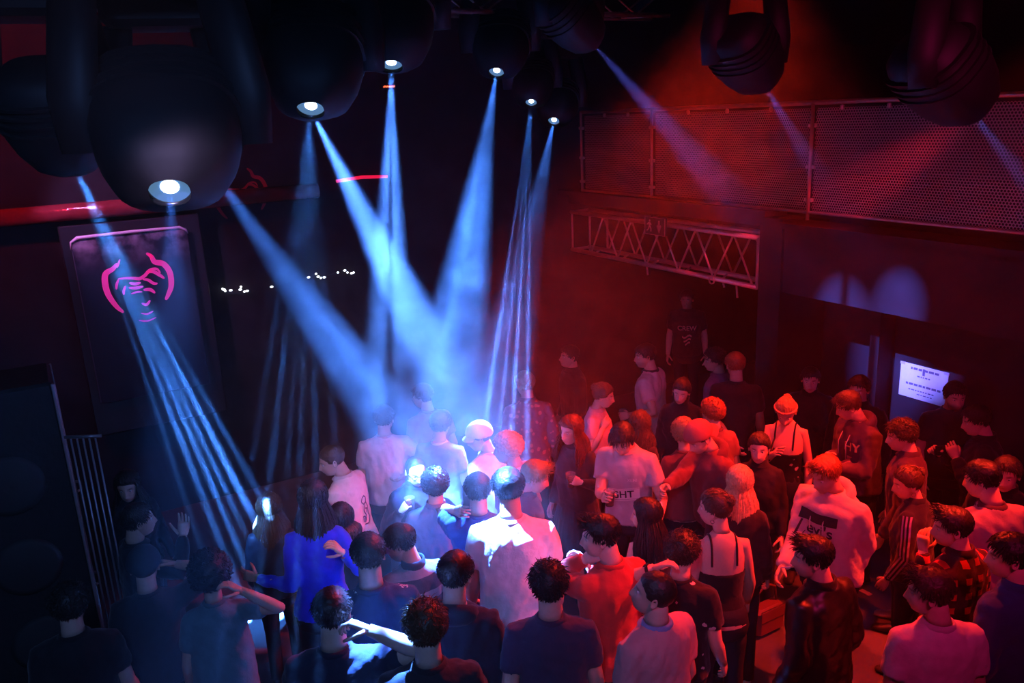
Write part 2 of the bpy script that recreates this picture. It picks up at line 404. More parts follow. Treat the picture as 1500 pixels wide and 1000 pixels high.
pm_ = nt.nodes.new('ShaderNodeMapRange'); pm_.interpolation_type = 'SMOOTHSTEP'; pm_.inputs['From Min'].default_value = 2.1; pm_.inputs['From Max'].default_value = .4; pm_.inputs['To Min'].default_value = .19; pm_.inputs['To Max'].default_value = 4.6
nt.links.new(ds_.outputs['Value'], pm_.inputs['Value'])
d2_ = nt.nodes.new('ShaderNodeVectorMath'); d2_.operation = 'DISTANCE'; nt.links.new(ge_.outputs['Position'], d2_.inputs[0]); d2_.inputs[1].default_value = tuple(at_d(1000, 225, 5.9))
p2_ = nt.nodes.new('ShaderNodeMapRange'); p2_.interpolation_type = 'SMOOTHSTEP'; p2_.inputs['From Min'].default_value = 1.2; p2_.inputs['From Max'].default_value = .2; p2_.inputs['To Max'].default_value = 2.8
nt.links.new(d2_.outputs['Value'], p2_.inputs['Value'])
ad_ = nt.nodes.new('ShaderNodeMath'); nt.links.new(pm_.outputs[0], ad_.inputs[0]); nt.links.new(p2_.outputs[0], ad_.inputs[1])
mm_ = nt.nodes.new('ShaderNodeMath'); mm_.operation = 'MULTIPLY'; nt.links.new(mr_.outputs[0], mm_.inputs[0]); nt.links.new(ad_.outputs[0], mm_.inputs[1])
nt.links.new(mm_.outputs[0], vs_.inputs['Density'])  # billows; thicker in the central smoke, with density added to show the violet beam
nt.links.new(vs_.outputs[0], out.inputs['Volume'])
hz.data.materials.clear(); hz.data.materials.append(hm)
hz['kind'] = 'stuff'; hz['label'] = 'thin theatrical haze filling the whole club'; hz['category'] = 'haze'
# ================================================================== people: builders
rng = np.random.default_rng(7)
def Rx(a): return Matrix.Rotation(math.radians(a), 4, 'X')
def Ry(a): return Matrix.Rotation(math.radians(a), 4, 'Y')
def Rz(a): return Matrix.Rotation(math.radians(a), 4, 'Z')
def T(x, y, z): return Matrix.Translation((x, y, z))
def npm(M): return np.array(M)
def xf(M, P):
    M = npm(M); P = np.asarray(P, float)
    return P @ M[:3, :3].T + M[:3, 3]

# ---- head surface as a function of direction; features sculpted analytically
def _ell(d, c, r):
    c = np.array(c); r = np.array(r)
    A = ((d / r) ** 2).sum(-1); B = (d * c / r ** 2).sum(-1); C = ((c / r) ** 2).sum() - 1
    return (B + np.sqrt(np.maximum(B * B - A * C, 0))) / A
def head_base(d, fem):
    r1 = _ell(d, (0, -.012, .030), (.077, .096, .086))
    r2 = _ell(d, (0, .022, -.038), (.057 if fem else .061, .074, .079))
    k = 90.0
    return np.log(np.exp(k * r1) + np.exp(k * r2)) / k
def face_feat(P, fem, open_=0):
    x, y, z = P[:, 0], P[:, 1], P[:, 2]
    ax = np.abs(x); g = lambda a, s: np.exp(-(a / s) ** 2)
    m = np.clip((y - .03) / .03, 0, 1)
    o = np.zeros(len(P))
    o += (.0035 if fem else .006) * g(ax - .028, .024) * g(z - .022, .009)
    o -= .011 * g(ax - .031, .017) * g(z - .003, .012)
    o += .006 * g(ax - .031, .010) * g(z - .002, .007)
    t = np.clip((.018 - z) / .052, 0, 1)
    o += (.004 + .017 * t) * g(x, .008 + .004 * t) * (z < .03) * g(np.clip(-.036 - z, 0, 1), .008)
    o += .007 * g(ax - .013, .007) * g(z + .038, .009)
    o += .004 * g(ax - .046, .02) * g(z + .022, .018)
    o += .006 * g(x, .022) * (g(z + .0575, .0055) + g(z + .0695, .006)) - .005 * g(x, .024) * g(z + .0635, .003)
    o -= .005 * g(x, .022) * g(z + .081, .006)
    o += (.006 if fem else .010) * g(x, .02) * g(z + .098, .014)
    return o * m
NA, NE = 44, 38
def head_grid():
    u = np.linspace(0, 1, NA, endpoint=False)
    az = 2 * PI * u - 0.55 * np.sin(2 * PI * u) * 1.0        # denser at the face (az=0)
    v = np.linspace(-1, 1, NE)
    el = v * PI / 2 * 0.985
    el = el - 0.10 * np.sin((v + 0.15) * PI)
    el = np.clip(el, -PI / 2 * .985, PI / 2 * .985)
    A, E = np.meshgrid(az, el)
    return A, E
_A, _E = head_grid()
_DIR = np.stack([np.sin(_A) * np.cos(_E), np.cos(_A) * np.cos(_E), np.sin(_E)], -1).reshape(-1, 3)
_AZD = np.degrees(np.arctan2(_DIR[:, 0], _DIR[:, 1])); _ELD = np.degrees(np.arcsin(_DIR[:, 2]))
_GF = [(k * NA + i, k * NA + (i + 1) % NA, (k + 1) * NA + (i + 1) % NA, (k + 1) * NA + i) for k in range(NE - 1) for i in range(NA)]
HEADS = {}
for _fem in (0, 1):
    _P = _DIR * head_base(_DIR, _fem)[:, None]
    _P[:, 1] += face_feat(_P, _fem)
    HEADS[_fem] = _P
def scalp_line(az):
    """elevation (degrees) of the hairline at azimuth az"""
    return np.interp(np.abs(az), [0, 30, 55, 70, 88, 100, 125, 180], [38, 36, 27, 2, -4, -12, -32, -36])
def ear(mb, M, s):
    c = []
    for r, yy, dx in ((.0, 0, .004), (.42, .0, .002), (.8, 0, .010), (1.0, 0, .009), (.95, 0, -.004), (.5, 0, -.008)):
        c.append([Vector(xf(M, [[s * (.074 + dx), -.012 + .016 * r * math.cos(a) - .008 * r * math.sin(a) * .5, -.008 + .031 * r * math.sin(a) * (1.0 if math.sin(a) > 0 else .85)]])[0]) for a in np.linspace(0, 2 * PI, 12, False)])
    mb.loft(c, False, True)

def ell_ring(c, X, Y, a, b, n=24, p=2.3):
    out = []
    for k in range(n):
        t = 2 * PI * k / n; ct, st = math.cos(t), math.sin(t)
        out.append(Vector(c) + X * (a * math.copysign(abs(ct) ** (2 / p), ct)) + Y * (b * math.copysign(abs(st) ** (2 / p), st)))
    return out
TORSO_M = [(.80, .135, .105, .0), (.88, .168, .118, -.004), (.95, .163, .112, 0), (1.05, .146, .098, .004), (1.15, .152, .104, .006), (1.25, .166, .113, .008), (1.34, .172, .112, .004), (1.40, .160, .098, -.004), (1.442, .122, .082, -.012), (1.472, .086, .068, -.014), (1.495, .061, .059, -.010)]
TORSO_F = [(.80, .135, .110, .0), (.88, .172, .122, -.006), (.95, .160, .110, 0), (1.05, .126, .088, .004), (1.15, .136, .095, .008), (1.24, .150, .122, .022), (1.33, .152, .106, .008), (1.40, .140, .088, -.004), (1.442, .106, .074, -.012), (1.472, .074, .060, -.014), (1.495, .051, .051, -.010)]
def hand(mb, M, side, curl, spread=0.0, s=1.0):
    """palm, four unequal fingers with three bends each, thumb from the side of the palm; +Y along the forearm, +Z back of the hand"""
    th = 1 if side == 'L' else -1
    rings = []
    for y, a, b, z in ((-.02, .024, .019, 0), (.0, .027, .018, 0), (.03, .038, .016, 0), (.065, .043, .0145, .001), (.092, .041, .012, .001)):
        rings.append([Vector(xf(M, [[r.x * s, r.y * s, r.z * s]])[0]) for r in ell_ring((0, y, z), Vector((1, 0, 0)), Vector((0, 0, 1)), a, b, 10, 2.8)])
    mb.loft(rings)
    for i, (x, L, r) in enumerate(((.030, .074, .0088), (.010, .082, .009), (-.011, .076, .0086), (-.030, .060, .0076))):
        x *= th
        p = np.array([x, .084, .001]); ang = 0.0; pts = [p.copy()]; fan = spread * x * 6
        for seg, (fr, c) in enumerate(((.46, .75), (.31, 1.15), (.23, .8))):
            ang -= curl * c * (1 + .12 * i)
            p = p + L * fr * np.array([math.sin(fan) * math.cos(ang), math.cos(fan) * math.cos(ang), math.sin(ang)]); pts.append(p.copy())
        pts = [pts[0] - np.array([0, .012, 0])] + pts
        mb.tube([Vector(xf(M, [q * s])[0]) for q in pts], [r * s, r * s * 1.02, r * s, r * s * .9, r * s * .62], 6)
    c = min(curl, 1.0)
    b0 = np.array([th * .026, .012, -.006]); d1 = np.array([th * (.62 - .25 * c), .68, -.35 - .4 * c]); d1 /= np.linalg.norm(d1)
    b1 = b0 + d1 * .044; d2 = d1 + np.array([-th * .5 * c, .15, -.25 * c]); d2 /= np.linalg.norm(d2); b2 = b1 + d2 * .032; d3 = d2 + np.array([-th * .35 * c, .1, -.1 * c]); d3 /= np.linalg.norm(d3)
    mb.tube([Vector(xf(M, [q * s])[0]) for q in (b0, b1, b2, b2 + d3 * .026)], [.0135 * s, .0105 * s, .0098 * s, .0065 * s], 6)

def ik(S, W, l1, l2, pole):
    S, W = Vector(S), Vector(W); d = W - S; L = d.length
    if L > (l1 + l2) * .985: W = S + d * ((l1 + l2) * .985 / L); d = W - S; L = d.length
    L = max(L, abs(l1 - l2) + .03); dn = d.normalized(); W = S + dn * L
    a = (l1 * l1 - l2 * l2 + L * L) / (2 * L); h = math.sqrt(max(l1 * l1 - a * a, 0))
    p = Vector(pole); p = p - dn * p.dot(dn)
    if p.length < 1e-4: p = dn.orthogonal()
    return S + dn * a + p.normalized() * h, W

HAIRC = {'black': (.012, .010, .010), 'dark': (.028, .017, .012), 'brown': (.07, .038, .02), 'auburn': (.11, .03, .015), 'ginger': (.32, .10, .03), 'fair': (.30, .19, .09), 'blonde': (.62, .44, .22), 'bleached': (.80, .74, .62), 'grey': (.3, .28, .27)}
def hair_mat(c):
    return mat('hair_' + c, HAIRC[c], 0.45, var=0.5, scale=55, spec=0.5, bump=.35)
def strand_dir(n, style, p):
    up = np.array([0, 0, 1.0]); fw = np.array([0, 1.0, 0])
    if style == 'quiff':
        f = np.clip((p[1] + .01) / .08, 0, 1) * np.clip((p[2] - .04) / .05, 0, 1)
        v = n * (.12 + .2 * f) + up * .45 * f + fw * .35 * f + (-up * .8 + fw * .1) * (1 - f)
    elif style == 'fringe':
        v = n * .22 + fw * .6 - up * .5
    elif style == 'messy':
        t_ = rng.normal(size=3) * .6 - up * .35 + fw * .1; v = n * .12 + t_ - n * t_.dot(n)
    else:
        v = n * .22 - up * .55 + fw * .25
    return v / (np.linalg.norm(v) + 1e-9)
def make_hair(style, colour, fem, M, parent, S, hs, seed):
    """hair grown over the scalp: a close cap plus separate locks; long styles fall over back and shoulders"""
    r = np.random.default_rng(seed)
    P0 = HEADS[fem]; mb = MB()
    line = scalp_line(_AZD)
    if style == 'receding': line = np.where(np.abs(_AZD) < 60, line + 22, line)
    mask = np.clip((_ELD - line) / 10.0, -0.5, 1)
    thick = {'buzz': .004, 'receding': .005, 'short': .013, 'fringe': .017, 'quiff': .013, 'messy': .016, 'curly': .024, 'afro': .045, 'long': .017, 'wavy': .022, 'updo': .012, 'bob': .018, 'undercap': .004}[style]
    nn = P0 / np.linalg.norm(P0, axis=1)[:, None]
    if style in ('short', 'quiff', 'fringe'):
        fade = np.clip((_ELD + 12) / 45, .22, 1); tk = thick * fade
        if style == 'quiff': tk = tk + .028 * np.clip(np.cos(np.radians(_AZD)), 0, 1) ** 2 * np.clip((_ELD - 30) / 25, 0, 1) * np.clip((95 - _ELD) / 40, 0, 1)
    else: tk = np.full(len(P0), thick)
    bump = 1 + (.35 if style in ('curly', 'afro', 'wavy', 'messy') else .2) * np.sin(_AZD * .21 + seed) * np.sin(_ELD * .3 + seed * 2) + r.normal(size=len(P0)) * (.10 if style in ('curly', 'afro', 'messy') else .10)
    Pc = P0 + nn * (np.clip(mask, -.15, 1) * tk * bump)[:, None] - nn * (.004 * (mask <= 0))[:, None]
    keep = mask > -.02
    fs = [f for f in _GF if keep[list(f)].any()]
    idx = sorted({i for f in fs for i in f}); rm = {a: b for b, a in enumerate(idx)}
    mb.add(xf(M, Pc[idx] * hs), [tuple(rm[i] for i in f) for f in fs])
    top = [i for i in np.nonzero((_ELD > 70) & keep)[0]]
    mb.sphere(xf(M, [[0, -.012 * hs, .085 * hs]])[0], (.05 * hs, .05 * hs, (.033 + thick) * hs), 10, 6)
    D_ = r.normal(size=(5000, 3)); D_ /= np.linalg.norm(D_, axis=1)[:, None]
    azs = np.degrees(np.arctan2(D_[:, 0], D_[:, 1])); els = np.degrees(np.arcsin(D_[:, 2])); ln_ = scalp_line(azs)
    if style == 'receding': ln_ = np.where(np.abs(azs) < 60, ln_ + 22, ln_)
    ok = els > ln_ + .5; D_, azs, els = D_[ok], azs[ok], els[ok]; rootP = D_ * head_base(D_, fem)[:, None]
    tks = thick * np.clip((els - ln_[ok]) / 10, .1, 1)
    if style in ('short', 'quiff', 'fringe'):
        tks = tks * np.clip((els + 12) / 45, .22, 1)
        if style == 'quiff': tks = tks + .028 * np.clip(np.cos(np.radians(azs)), 0, 1) ** 2 * np.clip((els - 30) / 25, 0, 1) * np.clip((95 - els) / 40, 0, 1)
    def pick(n): return range(min(n, len(D_)))
    gl = npm(M)[:3, :3]
    down = gl.T @ np.array([0, 0, -1.0])                     # gravity in head space
    if style in ('short', 'quiff', 'fringe', 'messy'):
        for i in pick(680):
            p = rootP[i]; n = D_[i]
            L = {'short': .026, 'quiff': .030, 'fringe': .040, 'messy': .034}[style] * r.uniform(.7, 1.3) * np.clip((els[i] + 20) / 60, .3, 1)
            d = strand_dir(n, style, p) + r.normal(size=3) * (.07 if style == 'quiff' else .12)
            q0 = p + n * tks[i] * .7; q1 = q0 + d * L * .5 + n * (.003 + tks[i] * .38); q2 = q1 + (d + down * .3 - n * .12) * L * .5
            w_ = r.uniform(.0020, .0040)
            mb.tube([Vector(xf(M, [q * hs])[0]) for q in (q0, q1, q2)], [w_, w_ * .85, w_ * .15], 3, cap=False)
    elif style in ('curly', 'afro'):
        for i in pick(300 if style == 'curly' else 380):
            n = D_[i]; p = rootP[i] + n * tks[i] * .8; a = np.cross(n, r.normal(size=3)); a /= np.linalg.norm(a); b = np.cross(n, a)
            rad = r.uniform(.006, .010); ph = r.uniform(0, 6.28)
            pts = [p + a * rad * math.cos(ph + k * 1.15) + b * rad * math.sin(ph + k * 1.15) + n * (.0035 * k - .004) for k in range(6)]
            mb.tube([Vector(xf(M, [q * hs])[0]) for q in pts], [.0035, .004, .004, .004, .0035, .0015], 3, cap=False)
    elif style in ('long', 'wavy', 'bob'):
        Lh = {'long': .36, 'wavy': .30, 'bob': .12}[style]
        amp = .012 if style == 'wavy' else .003
        rows = []
        for e in (40, 15, -8, -18):
            row = []
            for a_ in np.linspace(64, 296, 40):
                ar_ = math.radians(a_); d = np.array([math.sin(ar_) * math.cos(math.radians(e)), math.cos(ar_) * math.cos(math.radians(e)), math.sin(math.radians(e))])
                row.append(xf(M, [d * (head_base(d[None], fem)[0] + thick * .8) * hs])[0])
            rows.append(row)
        base_ = rows[-1]; rr_ = [r.uniform(.75, 1.0) for _ in range(40)]
        for k in range(1, 7):
            t = k / 6; row = []
            for j_ in range(40):
                ar_ = math.radians(64 + 232 * j_ / 39); o2 = gl @ np.array([math.sin(ar_), math.cos(ar_), 0]); o2[2] = 0
                row.append(base_[j_] + np.array([0, 0, -1.0]) * Lh * t * S * rr_[j_] + o2 * (.042 * min(t * 2.2, 1) + .006 * math.sin(j_ * 2.4 + t * (6 if style == 'wavy' else 1))))
            rows.append(row)
        mb.loft([[Vector(q) for q in row] for row in rows], False, False, closed=False)
        for i in pick(420):
            az = azs[i]
            if abs(az) < 38 and els[i] < 60: continue
            p = rootP[i] + D_[i] * (tks[i] * r.uniform(.6, 1.1))
            # slide down over the skull until free, then hang
            az_r = math.radians(az if abs(az) > 58 else math.copysign(58 + r.uniform(0, 25), az if az else r.normal()))
            pts = [p]; e0 = els[i]
            for e in np.linspace(e0, -18, 4)[1:]:
                d = np.array([math.sin(az_r) * math.cos(math.radians(e)), math.cos(az_r) * math.cos(math.radians(e)), math.sin(math.radians(e))])
                pts.append(d * (head_base(d[None], fem)[0] + thick * r.uniform(.7, 1.25)))
            q = pts[-1]; out = np.array([math.sin(az_r), math.cos(az_r), 0]); ph = r.uniform(0, 6.28); L = Lh * r.uniform(.8, 1.1)
            W = [xf(M, [k * hs])[0] for k in pts]
            o2 = gl @ out; o2[2] = 0
            base = W[-1]
            for k in range(1, 6):
                t = k / 5; flare = .055 * min(t * 2.2, 1) * (1 if abs(az) > 100 else .9)
                W.append(base + np.array([0, 0, -1]) * L * t * S + o2 * flare + gl[:, 0] * amp * math.sin(ph + t * 9) + gl[:, 1] * amp * math.cos(ph + t * 8))
            w_ = r.uniform(.0028, .0055)
            mb.tube([Vector(k) for k in W], [w_ * .7] + [w_] * (len(W) - 3) + [w_ * .7, w_ * .2], 3, cap=False)
    elif style == 'updo':
        for i in pick(220):
            p = rootP[i]; n = D_[i]; tgt = np.array([0, -.085, .055]) - p; tgt = tgt - n * tgt.dot(n); tgt /= np.linalg.norm(tgt) + 1e-6
            q0 = p + n * thick * .9; q1 = q0 + tgt * .022 + n * .003; q2 = q1 + tgt * .022 - n * .004
            mb.tube([Vector(xf(M, [q * hs])[0]) for q in (q0, q1, q2)], [.003, .005, .002], 3, cap=False)
        for k in range(60):
            a = r.normal(size=3); a /= np.linalg.norm(a); b = np.cross(a, r.normal(size=3)); b /= np.linalg.norm(b)
            c = np.array([0, -.098, .062])
            mb.tube([Vector(xf(M, [(c + (a * math.cos(t) + b * math.sin(t)) * .034) * hs])[0]) for t in (0, .5, 1.0, 1.5)], [.004, .008, .008, .003], 4, cap=False)
        mb.sphere(xf(M, [np.array([0, -.098, .062]) * hs])[0], .033 * hs, 10, 8)
    o = mb.build('hair', hair_mat(colour), parent, smooth=True)
    return o
def make_cap(M, parent, fem, hs, colour, brim, name='cap', band=None):
    """close-fitting cap over the skull; brim 'front', 'back' or None for a beanie"""
    P0 = HEADS[fem]; nn = P0 / np.linalg.norm(P0, axis=1)[:, None]
    line = np.interp(np.abs(_AZD), [0, 60, 100, 180], [26, 22, 8, -8])
    keep = _ELD > line - 6
    t = np.clip((_ELD - line + 6) / 12, 0, 1)
    Pc = P0 + nn * (.012 + .012 * np.sin(np.clip(t, 0, 1) * PI / 2))[:, None] + np.array([0, 0, .006])
    fs = [f for f in _GF if keep[list(f)].all()]
    idx = sorted({i for f in fs for i in f}); rm = {a: b for b, a in enumerate(idx)}
    m = mat(name + '_cloth_%02d%02d%02d' % tuple(int(c * 99) for c in colour), colour, 0.8, var=.15, scale=30)
    mb = MB(); mb.add(xf(M, Pc[idx] * hs), [tuple(rm[i] for i in f) for f in fs])
    mb.sphere(xf(M, [np.array([0, -.012, .092]) * hs])[0], (.052 * hs, .052 * hs, .036 * hs), 12, 6)
    o = mb.build(name, m, parent, smooth=True)
    if brim:
        s = 1 if brim == 'front' else -1
        b = MB(); rows = []
        for k in range(4):
            u = k / 3; row = []
            for j in range(11):
                a = math.radians(-62 + 124 * j / 10)
                rr = .086 + u * .062 * math.cos(a) ** .6
                row.append((rr * math.sin(a) * .92, s * rr * math.cos(a) * (1.0) - (.006 if s > 0 else .02), (.047 if s > 0 else .012) - .02 * u - .012 * math.sin(a) ** 2))
            rows.append(row)
        for dz in (0, -.005):
            b.loft([[Vector(xf(M, [(np.array(q) + [0, 0, dz]) * hs])[0]) for q in row] for row in rows], False, False, closed=False)
        mbtn = b.build('brim', m, o, smooth=True)
    k = MB(); k.sphere(xf(M, [np.array([0, -.014, .128]) * hs])[0], .007, 8, 5); k.build('cap_button', m, o, smooth=True)
    return o

GARMENTS = []      # objects whose modifiers are evaluated in one go at the end
def cloth_mat(col, kind='knit', pattern=None):
    nm = 'cloth_%s_%03d_%03d_%03d_%s' % (kind, *[int(c * 999) for c in col], pattern or 'plain')
    if nm in MATS: return MATS[nm]
    rough = {'knit': .9, 'leather': .38, 'denim': .85, 'sequin': .5}[kind]
    m = mat(nm, col, rough, var=.14, scale=24, bump=.25 if kind != 'leather' else .1, spec=.25 if kind != 'leather' else .6, sheen=.15 if kind == 'knit' else 0)
    nt = m.node_tree; N = nt.nodes; L = nt.links; b = N['Principled BSDF']
    if pattern:
        tc = N.new('ShaderNodeTexCoord'); sp = N.new('ShaderNodeSeparateXYZ'); L.new(tc.outputs['Object'], sp.inputs[0])
        src = b.inputs['Base Color'].links[0].from_socket
        mx = N.new('ShaderNodeMix'); mx.data_type = 'RGBA'
        def stripes(axis, freq, lo, hi):
            mu = N.new('ShaderNodeMath'); mu.operation = 'MULTIPLY'; mu.inputs[1].default_value = freq; L.new(sp.outputs[axis], mu.inputs[0])
            fr = N.new('ShaderNodeMath'); fr.operation = 'FRACT'; L.new(mu.outputs[0], fr.inputs[0])
            gt = N.new('ShaderNodeMath'); gt.operation = 'COMPARE'; gt.inputs[1].default_value = (lo + hi) / 2; gt.inputs[2].default_value = (hi - lo) / 2; L.new(fr.outputs[0], gt.inputs[0])
            return gt.outputs[0]
        if pattern == 'plaid':
            a = stripes('Z', 11, .1, .55); c = stripes('X', 11, .1, .55)
            mm = N.new('ShaderNodeMath'); mm.operation = 'MULTIPLY'; L.new(a, mm.inputs[0]); L.new(c, mm.inputs[1]); fac = mm.outputs[0]; c2 = (.5, .03, .02, 1)
        elif pattern == 'stripes':
            fac = stripes('Z', 6.5, .1, .5); c2 = (.30, .50, .58, 1)
        elif pattern in ('floral', 'dots', 'speckle'):
            vo = N.new('ShaderNodeTexVoronoi'); vo.inputs['Scale'].default_value = {'floral': 7, 'dots': 16, 'speckle': 11}[pattern]; L.new(tc.outputs['Object'], vo.inputs['Vector'])
            no = N.new('ShaderNodeTexNoise'); no.inputs['Scale'].default_value = 60 if pattern == 'floral' else 30; L.new(tc.outputs['Object'], no.inputs['Vector'])
            ad = N.new('ShaderNodeMath'); ad.operation = 'MULTIPLY_ADD'; ad.inputs[1].default_value = .45; L.new(no.outputs['Fac'], ad.inputs[0]); L.new(vo.outputs['Distance'], ad.inputs[2])
            lt = N.new('ShaderNodeMath'); lt.operation = 'LESS_THAN'; lt.inputs[1].default_value = {'floral': .47, 'dots': .5, 'speckle': .40}[pattern]; L.new(ad.outputs[0], lt.inputs[0]); fac = lt.outputs[0]
            c2 = {'floral': (.75, .8, .8, 1), 'dots': (.45, .22, .2, 1), 'speckle': (.55, .5, .5, 1)}[pattern]
        L.new(fac, mx.inputs['Factor']); L.new(src, mx.inputs['A']); mx.inputs['B'].default_value = c2
        L.new(mx.outputs['Result'], b.inputs['Base Color'])
    return m
SKIN = {'fair': (.62, .42, .33), 'tan': (.46, .29, .21), 'pale': (.70, .50, .42)}

def person(c, seed):
    r = np.random.default_rng(seed + 100)
    fem = 1 if c.get('sex') == 'f' else 0
    S = c['hz'] / 1.635; hs = 1.0 * c.get('hs', 1.0) * (0.5 + 0.5 * S)
    # ---- frames in the person's own space
    lean, side = c.get('lean', 3), c.get('side', 0)
    hip = .92 * S
    Mt = T(0, 0, hip) @ Rx(-lean) @ Ry(side) @ T(0, 0, -hip)
    nb = Vector(xf(Mt, [[0, -.012 * S, 1.485 * S]])[0])
    hyaw = -(c.get('hf', c['f']) - c['f'])
    hyaw = (hyaw + 180) % 360 - 180
    hyaw = max(-75, min(75, hyaw))
    Rh = Rz(hyaw) @ Rx(-c.get('pitch', 6)) @ Ry(c.get('roll', 0))
    Rn = Rz(hyaw * .5) @ Rx(-(lean + c.get('pitch', 6)) * .5)
    hc = nb + (Rn @ Vector((0, .032, .060))) * S + (Rh @ Vector((0, .012, .090))) * S
    Mh = T(*hc) @ Rh
    # ---- place so that the head sits on its sight line
    hw = at_z(c['p'][0], c['p'][1], hc.z)
    to = np.array([-hw[0], -hw[1]]); to /= np.linalg.norm(to)
    rt = np.array([-to[1], to[0]])                           # to the camera's right, seen from the camera
    ff = math.radians(c['f']); fd = math.cos(ff) * to - math.sin(ff) * rt
    yaw = math.atan2(-fd[0], fd[1])
    Rw = Matrix.Rotation(yaw, 4, 'Z')
    off = Rw @ hc
    loc = Vector((hw[0] - off.x, hw[1] - off.y, 0))
    Wm = T(*loc) @ Rw; Wi = Wm.inverted()
    hd = depth(hw)
    sk = np.array(SKIN[c.get('skin', 'fair')])
    # ---- body mesh
    mb = MB()
    P = HEADS[fem].copy()
    col = np.tile(np.append(sk, 1.0), (len(P), 1))
    x, y, z = P.T
    lips = np.exp(-(x / .021) ** 2) * np.exp(-((z + .063) / .010) ** 2) * (y > .06)
    col[:, :3] = col[:, :3] * (1 - .75 * lips[:, None]) + np.array([.42, .12, .11]) * .75 * lips[:, None]
    brow = np.exp(-((np.abs(x) - .032) / .017) ** 4) * np.exp(-((z - .0235) / .0055) ** 2) * (y > .045)
    col[:, :3] = col[:, :3] * (1 - .85 * brow[:, None]) + np.array(HAIRC[c['hair'][1]]) * .85 * brow[:, None]
    if c.get('beard'):
        bd = np.clip((-.030 - z) / .025, 0, 1) * np.clip((y + .01) / .04, 0, 1) * (1 - np.exp(-(x / .024) ** 2 - ((z + .045) / .012) ** 2)) * (1 - .8 * lips)
        k = c['beard']; col[:, :3] = col[:, :3] * (1 - k * bd[:, None]) + np.array(HAIRC[c['hair'][1]]) * k * bd[:, None]
        P = P + (P / np.linalg.norm(P, axis=1)[:, None]) * (.005 * k * bd)[:, None]
    mb.add(xf(Mh, P * hs), _GF); ncol = [col]
    mb.add(xf(Mh, [HEADS[fem][0:NA].mean(0) * hs, HEADS[fem][-NA:].mean(0) * hs]), [])
    b0 = len(mb.v) - 2
    for i in range(NA):
        mb.f.append((b0, (i + 1) % NA, i)); mb.mi.append(0); mb.f.append((b0 + 1, (NE - 1) * NA + i, (NE - 1) * NA + (i + 1) % NA)); mb.mi.append(0)
    for s in (-1, 1):
        if not (c['hair'][0] in ('long', 'wavy', 'bob')): ear(mb, npm(Mh) @ np.diag([hs, hs, hs, 1]), s)
    nf0 = len(mb.f)
    # torso and neck: one loft up into the skull
    TT = TORSO_F if fem else TORSO_M
    wd = c.get('w', 1.0)
    tx, ty = Mt.to_3x3() @ Vector((1, 0, 0)), Mt.to_3x3() @ Vector((0, 1, 0))
    rings = []
    for zz, a, b, yo in TT:
        rings.append(ell_ring(xf(Mt, [[0, yo * S, zz * S]])[0], tx, ty, a * S * wd, b * S * wd, 20))
    hx, hy = Rh.to_3x3() @ Vector((1, 0, 0)), Rh.to_3x3() @ Vector((0, 1, 0))
    nr = (.050 if fem else .058) * S
    for t in (.35, .7, 1.0):
        pc = nb.lerp(hc + Rh.to_3x3() @ Vector((0, -.018, -.035)) * hs, t)
        rings.append(ell_ring(pc, tx.lerp(hx, t).normalized(), ty.lerp(hy, t).normalized(), nr * (1 - .04 * t), nr * 1.04, 20, 2.0))
    mb.loft(rings[:len(TT)], True, True)
    nf1 = len(mb.f); mb.loft(rings[len(TT) - 1:])
    # arms
    nfa = len(mb.f)
    arms = c.get('arms', {}); info = {}
    sw = (.166 if not fem else .142) * S * wd
    top = c['top'][0]
    sl = MB()
    for sd in 'LR':
        sg_ = 1 if sd == 'R' else -1
        sh = Vector(xf(Mt, [[sg_ * sw, -.006 * S, 1.392 * S]])[0])
        a = arms.get(sd)
        l1, l2 = .285 * S, .255 * S
        pole = Vector((sg_ * .4, -.6, -.8)); curl, spread, dors = .45, 0.0, None
        if a is None:
            wr = sh + Vector((sg_ * .075, .09 + .05 * r.uniform(-1, 1), -.505)) * S; pole = Vector((sg_ * .2, -1, 0))
        elif a[0] == 'fwd':                                   # forearm forward at chest height
            wr = sh + Vector((-sg_ * .05 + sg_ * a[1] * .1, .31, -.17 + a[2])) * S; curl = .95
        else:                                                  # ('px', x, y, depth offset, curl)
            wr = Vector(xf(Wi, [at_d(a[1], a[2], hd + a[3])])[0]); curl = a[4] if len(a) > 4 else .5
            if len(a) > 5: spread = a[5]
            if len(a) > 6: pole = Vector(a[6])
        el, wr = ik(sh, wr, l1, l2, pole)
        fore = (wr - el).normalized()
        root = Vector(xf(Mt, [[sg_ * sw * .55, -.006 * S, 1.402 * S]])[0])
        rad = [.052, .056, .050, .044, .041, .043, .034, .0265] if not fem else [.043, .046, .041, .037, .035, .036, .029, .0225]
        pts = [root, sh, sh.lerp(el, .35), sh.lerp(el, .8), el + (el - (sh + wr) / 2).normalized() * .006, el.lerp(wr, .25), el.lerp(wr, .7), wr]
        mb.tube(pts, [q * S for q in rad], 12)
        dv = Vector((sg_, .0, .15)) if dors is None else Vector(dors)
        if a is not None and a[0] == 'px' and len(a) > 7: dv = Vector(a[7])
        dv = dv - fore * dv.dot(fore)
        if dv.length < .15: dv = Vector((0, 0, 1)) - fore * fore.z
        dv.normalize(); hxv = fore.cross(dv)
        Mw = Matrix(((hxv.x, fore.x, dv.x, wr.x), (hxv.y, fore.y, dv.y, wr.y), (hxv.z, fore.z, dv.z, wr.z), (0, 0, 0, 1)))
        hand(mb, Mw, sd, curl, spread, S * (1.0 if not fem else .92))
        info[sd] = dict(sh=sh, el=el, wr=wr, Mw=Mw, fore=fore, root=root)
        # sleeve
        ln = {'tee': .62, 'polo': .62, 'tank': 0, 'hoodie': 1.97, 'jacket': 1.97, 'long': 1.95, 'shirt': 1.95}[top]
